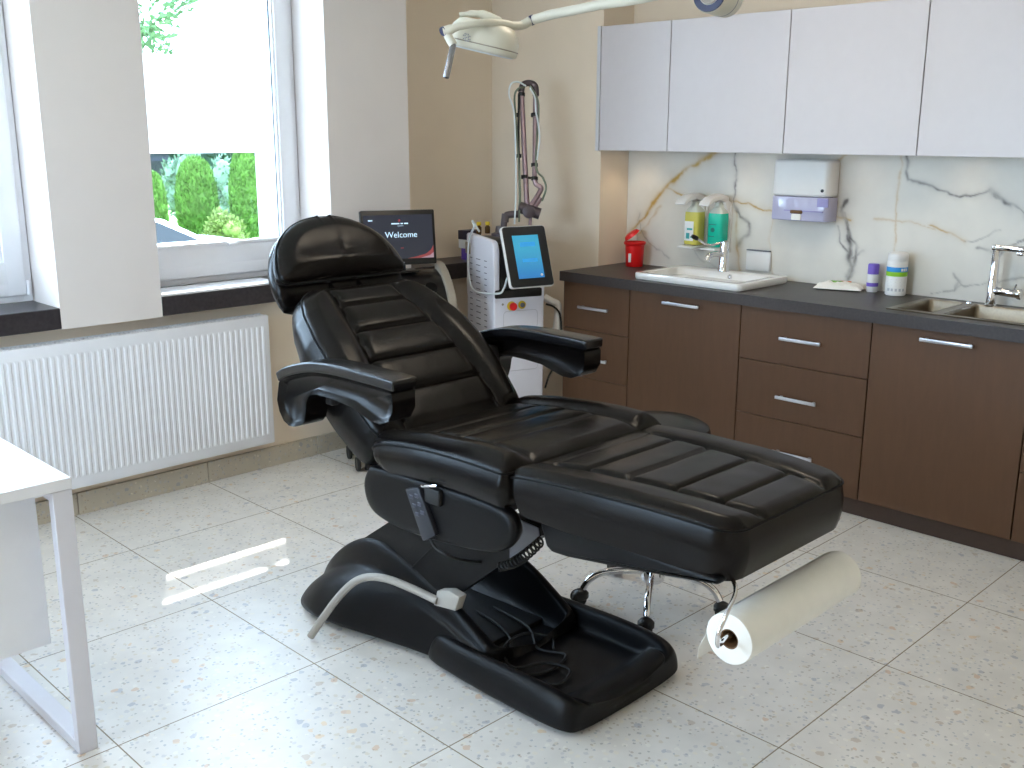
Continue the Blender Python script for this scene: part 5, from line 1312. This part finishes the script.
# ================================================================== OUTSIDE
GZ = -1.3
struct(MB().box((-60, -20, GZ - .2), (90, 90, GZ)).build('ground', M['asphalt']))
tag(MB().box((-20, 21.5, GZ), (60, 60, GZ + .01)).build('lawn', M['lawn'], loc=(14, 30, GZ)), 'sunlit green lawn behind the parked car', 'lawn')
def foliage(pos_r, n, size, seed, squash=.5):
    """tufts of leaf blades spread over a shape; pos_r(rng) -> (point, outward)"""
    rg = random.Random(seed); mb = MB()
    for _ in range(n):
        p, o = pos_r(rg); p = Vector(p); o = Vector(o).normalized()
        a = o.orthogonal().normalized(); a.rotate(Matrix.Rotation(rg.uniform(0, 6.28), 3, o)); b = o.cross(a)
        s = size * rg.uniform(.6, 1.3); up = (o + Vector((0, 0, squash)) + Vector((rg.uniform(-.4, .4), rg.uniform(-.4, .4), rg.uniform(-.2, .4)))).normalized()
        q = [p - a * s * .45, p + up * s * .5 - a * s * .3 + b * s * .15, p + up * s * 1.1, p + up * s * .5 + a * s * .3 + b * s * .15, p + a * s * .45]
        mb.add(q, [(0, 1, 2, 3, 4)])
    return mb
def thuja(x, y, r, h, lab, seed):
    t = empty('thuja', (x, y, GZ + .04), lab, 'conifer', 'clipped thujas in the garden')
    def rad_at(f): return r * (min(1, (.82 + .6 * f)) * math.sqrt(max(0, 1 - max(0, (f - .3) / .7) ** 3.0)))
    core = MB().lathe([(rad_at(f) * .9 + .01, .1 + f * (h - .15)) for f in np.linspace(0, .99, 14)] + [(0, h - .1)], (x, y, GZ + .04), n=20); 
    def pr_(rg):
        f = rg.random() ** .8; a = rg.uniform(0, 2 * PI); rr = rad_at(f)
        return (x + rr * math.cos(a), y + rr * math.sin(a), GZ + .1 + f * (h - .15)), (math.cos(a), math.sin(a), .7 + f)
    fo = foliage(pr_, 3200, .10, seed); fo.merge(core.bm); fo.build('foliage', M['thuja'], t, ang=180, clean=False)
    MB().cyl((x, y, GZ + .04), (x, y, GZ + .4), .08).build('trunk', M['bark'], t)
def bush(nm, x, y, z0, r, h, m, lab, cat, seed, n=900, size=.22, group=None, trunk=0.0):
    t = empty(nm, (x, y, z0), lab, cat, group)
    blobs = []; rg0 = random.Random(seed)
    for k in range(9):
        a = rg0.uniform(0, 6.28); q = rg0.uniform(0, .55) * r
        blobs.append((x + q * math.cos(a), y + q * math.sin(a), z0 + trunk + h * rg0.uniform(.25, .75), r * rg0.uniform(.35, .6), h * rg0.uniform(.2, .36)))
    def pr_(rg):
        b = rg.choice(blobs); u = Vector((rg.gauss(0, 1), rg.gauss(0, 1), rg.gauss(0, 1))).normalized()
        k = rg.uniform(.75, 1.02); return (b[0] + u.x * b[3] * k, b[1] + u.y * b[3] * k, max(b[2] + u.z * b[4] * k, z0 + .12 + size * .3)), u
    fo = foliage(pr_, n, size, seed)
    for b in blobs:
        b2 = bmesh.new(); bmesh.ops.create_icosphere(b2, subdivisions=2, radius=1)
        for v in b2.verts: v.co = Vector((b[0] + v.co.x * b[3] * .8, b[1] + v.co.y * b[3] * .8, max(b[2] + v.co.z * b[4] * .8, z0 + .05)))
        if trunk < 1 or nm == 'dark_tree': fo.merge(b2)
        else: b2.free()
    fo.build('foliage', m, t, ang=180, clean=False)
    s = MB(); s.tube([(x, y, z0), (x, y, z0 + trunk + h * .5)], [.05 + trunk * .03, .03], 10)
    if trunk > 1:
        for b in blobs: s.tube([(x, y, z0 + trunk), (b[0], b[1], b[2])], [.05, .02], 6)
    s.build('trunk', M['bark'], t)
def out_x(px, y): return at_y(px, 200, y).x
thuja(out_x(197, 26), 26, .52, 2.28, 'round-topped green thuja in the middle of the window view, behind the car', 11)
thuja(out_x(246, 25.2), 25.2, .40, 2.5, 'green thuja at the right side of the window view', 12)
thuja(out_x(153, 25), 25, .3, 1.95, 'narrow green thuja at the left edge of the window view, beside the wall pier', 13)
bush('shrub', out_x(223, 29.5), 29.5, GZ + .04, .7, 2.1, M['shrub_pale'], 'pale silvery shrub between the two larger thujas', 'shrub', 21, 1400, .11)
bush('shrub', out_x(222, 24), 24, GZ + .04, .6, .95, M['shrub'], 'low yellow-green shrub in front of and between the two larger thujas', 'shrub', 22, 1600, .09)
bush('shrub', out_x(182, 33), 33, GZ + .04, .8, 2.5, M['shrub_pale'], 'pale bushy shrub far behind, left of the middle thuja', 'shrub', 23, 1100, .14)
for i, (px, y, r, h, lab) in enumerate(((203, 38, 1.5, 3.2, 'dark green tree behind the middle thuja, in the far row'), (236, 44, 1.6, 3.6, 'dark green tree behind the right thuja, in the far row'), (272, 39, 1.5, 3.6, 'dark green tree behind the frosted strip at the right of the window'))):
    bush('dark_tree', out_x(px, y), y, GZ + .04, r, h, M['darktree'], lab, 'tree', 31 + i, 1100, .4, 'dark trees in the far row', trunk=.3)
bx_ = at_y(155, 30, 17)
bush('leafy_tree', bx_.x - 1.75, 15.5, GZ + .001, 1.75, 3.0, M['birch'], 'light green leafy tree showing at the top left of the window', 'tree', 51, 4200, .11, trunk=3.0)
# house far behind
hx_ = out_x(150, 46)
t = empty('garden_house', (hx_, 46, GZ + .036), 'low slate-blue house with white roof edge far behind the garden, left of the thujas', 'house')
MB().box((hx_ - 6, 44, GZ + .036), (hx_ + 1.6, 50, .75)).build('wall', M['houseroof'], t); MB().box((hx_ - 6.3, 43.6, .75), (hx_ + 1.9, 50.3, 1.05), .03).build('roof', M['facade'], t)
for k in range(3):
    w_ = MB().box((hx_ - 5 + k * 2, 43.95, -.4), (hx_ - 4 + k * 2, 44.02, .4)).build('window', M['carglass'], t)
    MB().box((hx_ - 5.05 + k * 2, 43.93, -.44), (hx_ - 3.95 + k * 2, 43.98, -.4)).build('window_ledge', M['facade'], w_)
# parked white car (nose to the right)
cy = 18.0; cxx = at_y(206, 225, cy).x - .45; cz = GZ
t = empty('car', (cxx, cy, cz), 'white hatchback car parked outside below the window', 'car')
body = [(-2.6, .35), (-2.62, .75), (-2.5, .95), (-2.35, 1.0), (-1.15, 1.02), (.25, 1.0), (1.15, .9), (1.35, .75), (1.38, .45), (1.3, .28), (-2.5, .25)]
mb = MB(); W_ = .86
bod = [(q.x, q.z) for q in smooth_path([(a, 0, b) for a, b in body + body[:1]], 3)][:-1]
mb.prism([(cxx + a, cz + b) for a, b in bod], 'y', cy - W_, cy + W_, .1, 4); cb = mb.build('body', M['carw'], t, ang=50)
def cab(y_in, dz, grow):
    low = [(-2.35, .98), (.1, .99)]; top = [(-1.95, 1.40), (-1.5, 1.46), (-.9, 1.46), (-.62, 1.42)]
    return low, top
mb = MB()
A1 = [(-2.38, .96), (-2.0, 1.38), (-1.6, 1.455), (-1.0, 1.46), (-.72, 1.43), (.16, .97)]
mb.loft([[(cxx + a, cy + s * (.80 - .16 * max(0, (b - .96) / .5)), cz + b) for a, b in A1] for s in (-1, 1)], closed=True); bmesh.ops.recalc_face_normals(mb.bm, faces=mb.bm.faces)
bmesh.ops.bevel(mb.bm, geom=[e for e in mb.bm.edges if e.calc_face_angle(0) > .3], offset=.04, segments=3, profile=.5, affect='EDGES'); mb.build('cabin', M['carw'], cb, ang=50)
mb = MB()
ws = [(-.66, 1.40), (.10, 1.0)]
mb.add([(cxx + ws[0][0] + .02, cy - .6, cz + ws[0][1]), (cxx + ws[0][0] + .02, cy + .6, cz + ws[0][1]), (cxx + ws[1][0] + .02, cy + .7, cz + ws[1][1] + .01), (cxx + ws[1][0] + .02, cy - .7, cz + ws[1][1] + .01)], [(0, 1, 2, 3)]); mb.build('windscreen', M['carglass'], cb)
for s in (-1, 1):
    mb = MB(); ys_ = lambda b: cy + s * (.806 - .16 * max(0, (b - .96) / .5))
    for poly in ([(-2.15, 1.03), (-1.93, 1.34), (-1.42, 1.40), (-1.42, 1.03)], [(-1.34, 1.03), (-1.34, 1.40), (-.85, 1.385), (-.12, 1.03)]):
        mb.add([(cxx + a, ys_(b), cz + b) for a, b in poly], [(0, 1, 2, 3)])
    mb.build('side_window', M['carglass'], cb)
for a in (-1.95, .72):
    for s in (-1, 1):
        wh_ = MB().lathe([(0, -.09), (.2, -.09), (.3, -.08), (.32, -.04), (.32, .04), (.3, .08), (0, .09)], (cxx + a, cy + s * .8, cz + .32), (0, 1, 0), 28).build('wheel', M['rubber'], t)
        MB().lathe([(0, .095), (.19, .09), (.2, .085), (.2, .05), (0, .05)], (cxx + a, cy + s * .8, cz + .32), (0, s, 0), 20).build('hubcap', M['brushed'], wh_)
for s in (-1, 1): MB().box((cxx + 1.2, cy + s * .62 - .16, cz + .62), (cxx + 1.365, cy + s * .62 + .16, cz + .76), .03).build('headlamp', M['label_w'], t)
# slatted canopy over the windows outside, unseen, added to cut sun into floor streaks
t = empty('window_canopy', (2.4, 4.75, 3.0), 'unseen canopy over the windows on the outer wall', 'canopy')
def sheet(a, b):
    m = MB(); m.add([(-4, a, 3.0), (9, a, 3.0), (9, b, 3.0), (-4, b, 3.0)], [(0, 1, 2, 3)]); return m
for xx in (-3.9, -1.2, 1.5, 3.4, 6, 8.9): MB().box((xx - .02, 4.751, 3.002), (xx + .02, 5.92, 3.05), .004).build('blocker_arm', M['steel_grey'], t)
MB().box((-4, 4.76, 2.99), (9, 5.40, 3.0)).build('board', M['upvc'], t)
for a, b in ((5.40, 5.752), (5.788, 5.945)): sheet(a, b).build('sheet', M['poly'], t)

# ================================================================== LIGHT
W = bpy.data.worlds.new('sky'); S.world = W; W.use_nodes = True
bg = W.node_tree.nodes['Background']; bg.inputs['Color'].default_value = (.60, .79, 1.0, 1); bg.inputs['Strength'].default_value = 25.0
sd_l = bpy.data.lights.new('sun', 'SUN'); sd_l.energy = 11; sd_l.angle = math.radians(.53); sd_l.color = (1, .95, .86)
so = bpy.data.objects.new('sun', sd_l); COL.objects.link(so)
so.rotation_euler = Vector((.57, 1.0, 1.19)).to_track_quat('Z', 'Y').to_euler()
for i, (a, b) in enumerate(((P1, P2), (P3, P4), (P0a, P0b))):
    pl = bpy.data.lights.new('daylight_portal', 'AREA'); pl.shape = 'RECTANGLE'; pl.size = b - a; pl.size_y = 1.56
    pl.cycles.is_portal = True
    po = bpy.data.objects.new('daylight_portal', pl); COL.objects.link(po); po.location = ((a + b) / 2, 4.66, SZ1 + .78); po.rotation_euler = (math.radians(-90), 0, 0)
pl = bpy.data.lights.new('daylight_portal', 'AREA'); pl.shape = 'RECTANGLE'; pl.size = LW1 - LW0; pl.size_y = 1.56; pl.cycles.is_portal = True
po = bpy.data.objects.new('daylight_portal', pl); COL.objects.link(po); po.matrix_world = Matrix.Translation((X0 - .12, (LW0 + LW1) / 2, SZ1 + .78)) @ Matrix.Rotation(math.radians(-90), 4, 'Z') @ Matrix.Rotation(math.radians(90), 4, 'X') @ Matrix.Rotation(math.radians(180), 4, 'Y')
po.matrix_world = Matrix.Translation((X0 - .12, (LW0 + LW1) / 2, SZ1 + .78)) @ Vector((-1, 0, 0)).to_track_quat('Z', 'Y').to_matrix().to_4x4()
pl.size, pl.size_y = LW1 - LW0, LW1 - LW0
# ceiling panels of the room, behind and above the camera's view
for i, (x, y) in enumerate(((.3, .6), (3.05, 2.2), (.3, 2.6))):
    t = empty('ceiling_light', (x, y, ZC - .03), ['square ceiling light panel over the desk side near the camera', 'square ceiling light panel above the brown cabinets', 'square ceiling light panel above the desk'][i], 'lamp', 'ceiling light panels')
    MB().box((x - .31, y - .31, ZC - .03), (x + .31, y + .31, ZC - .0005), .004).build('frame', M['white_pl'], t)
    MB().box((x - .29, y - .29, ZC - .033), (x + .29, y + .29, ZC - .029)).build('diffuser', M['led'], t)
    al = bpy.data.lights.new('panel_light', 'AREA'); al.size = .56; al.energy = (7, 12, 7)[i]; al.color = (1, .86, .68)
    ao = bpy.data.objects.new('panel_light', al); COL.objects.link(ao); ao.location = (x, y, ZC - .04)
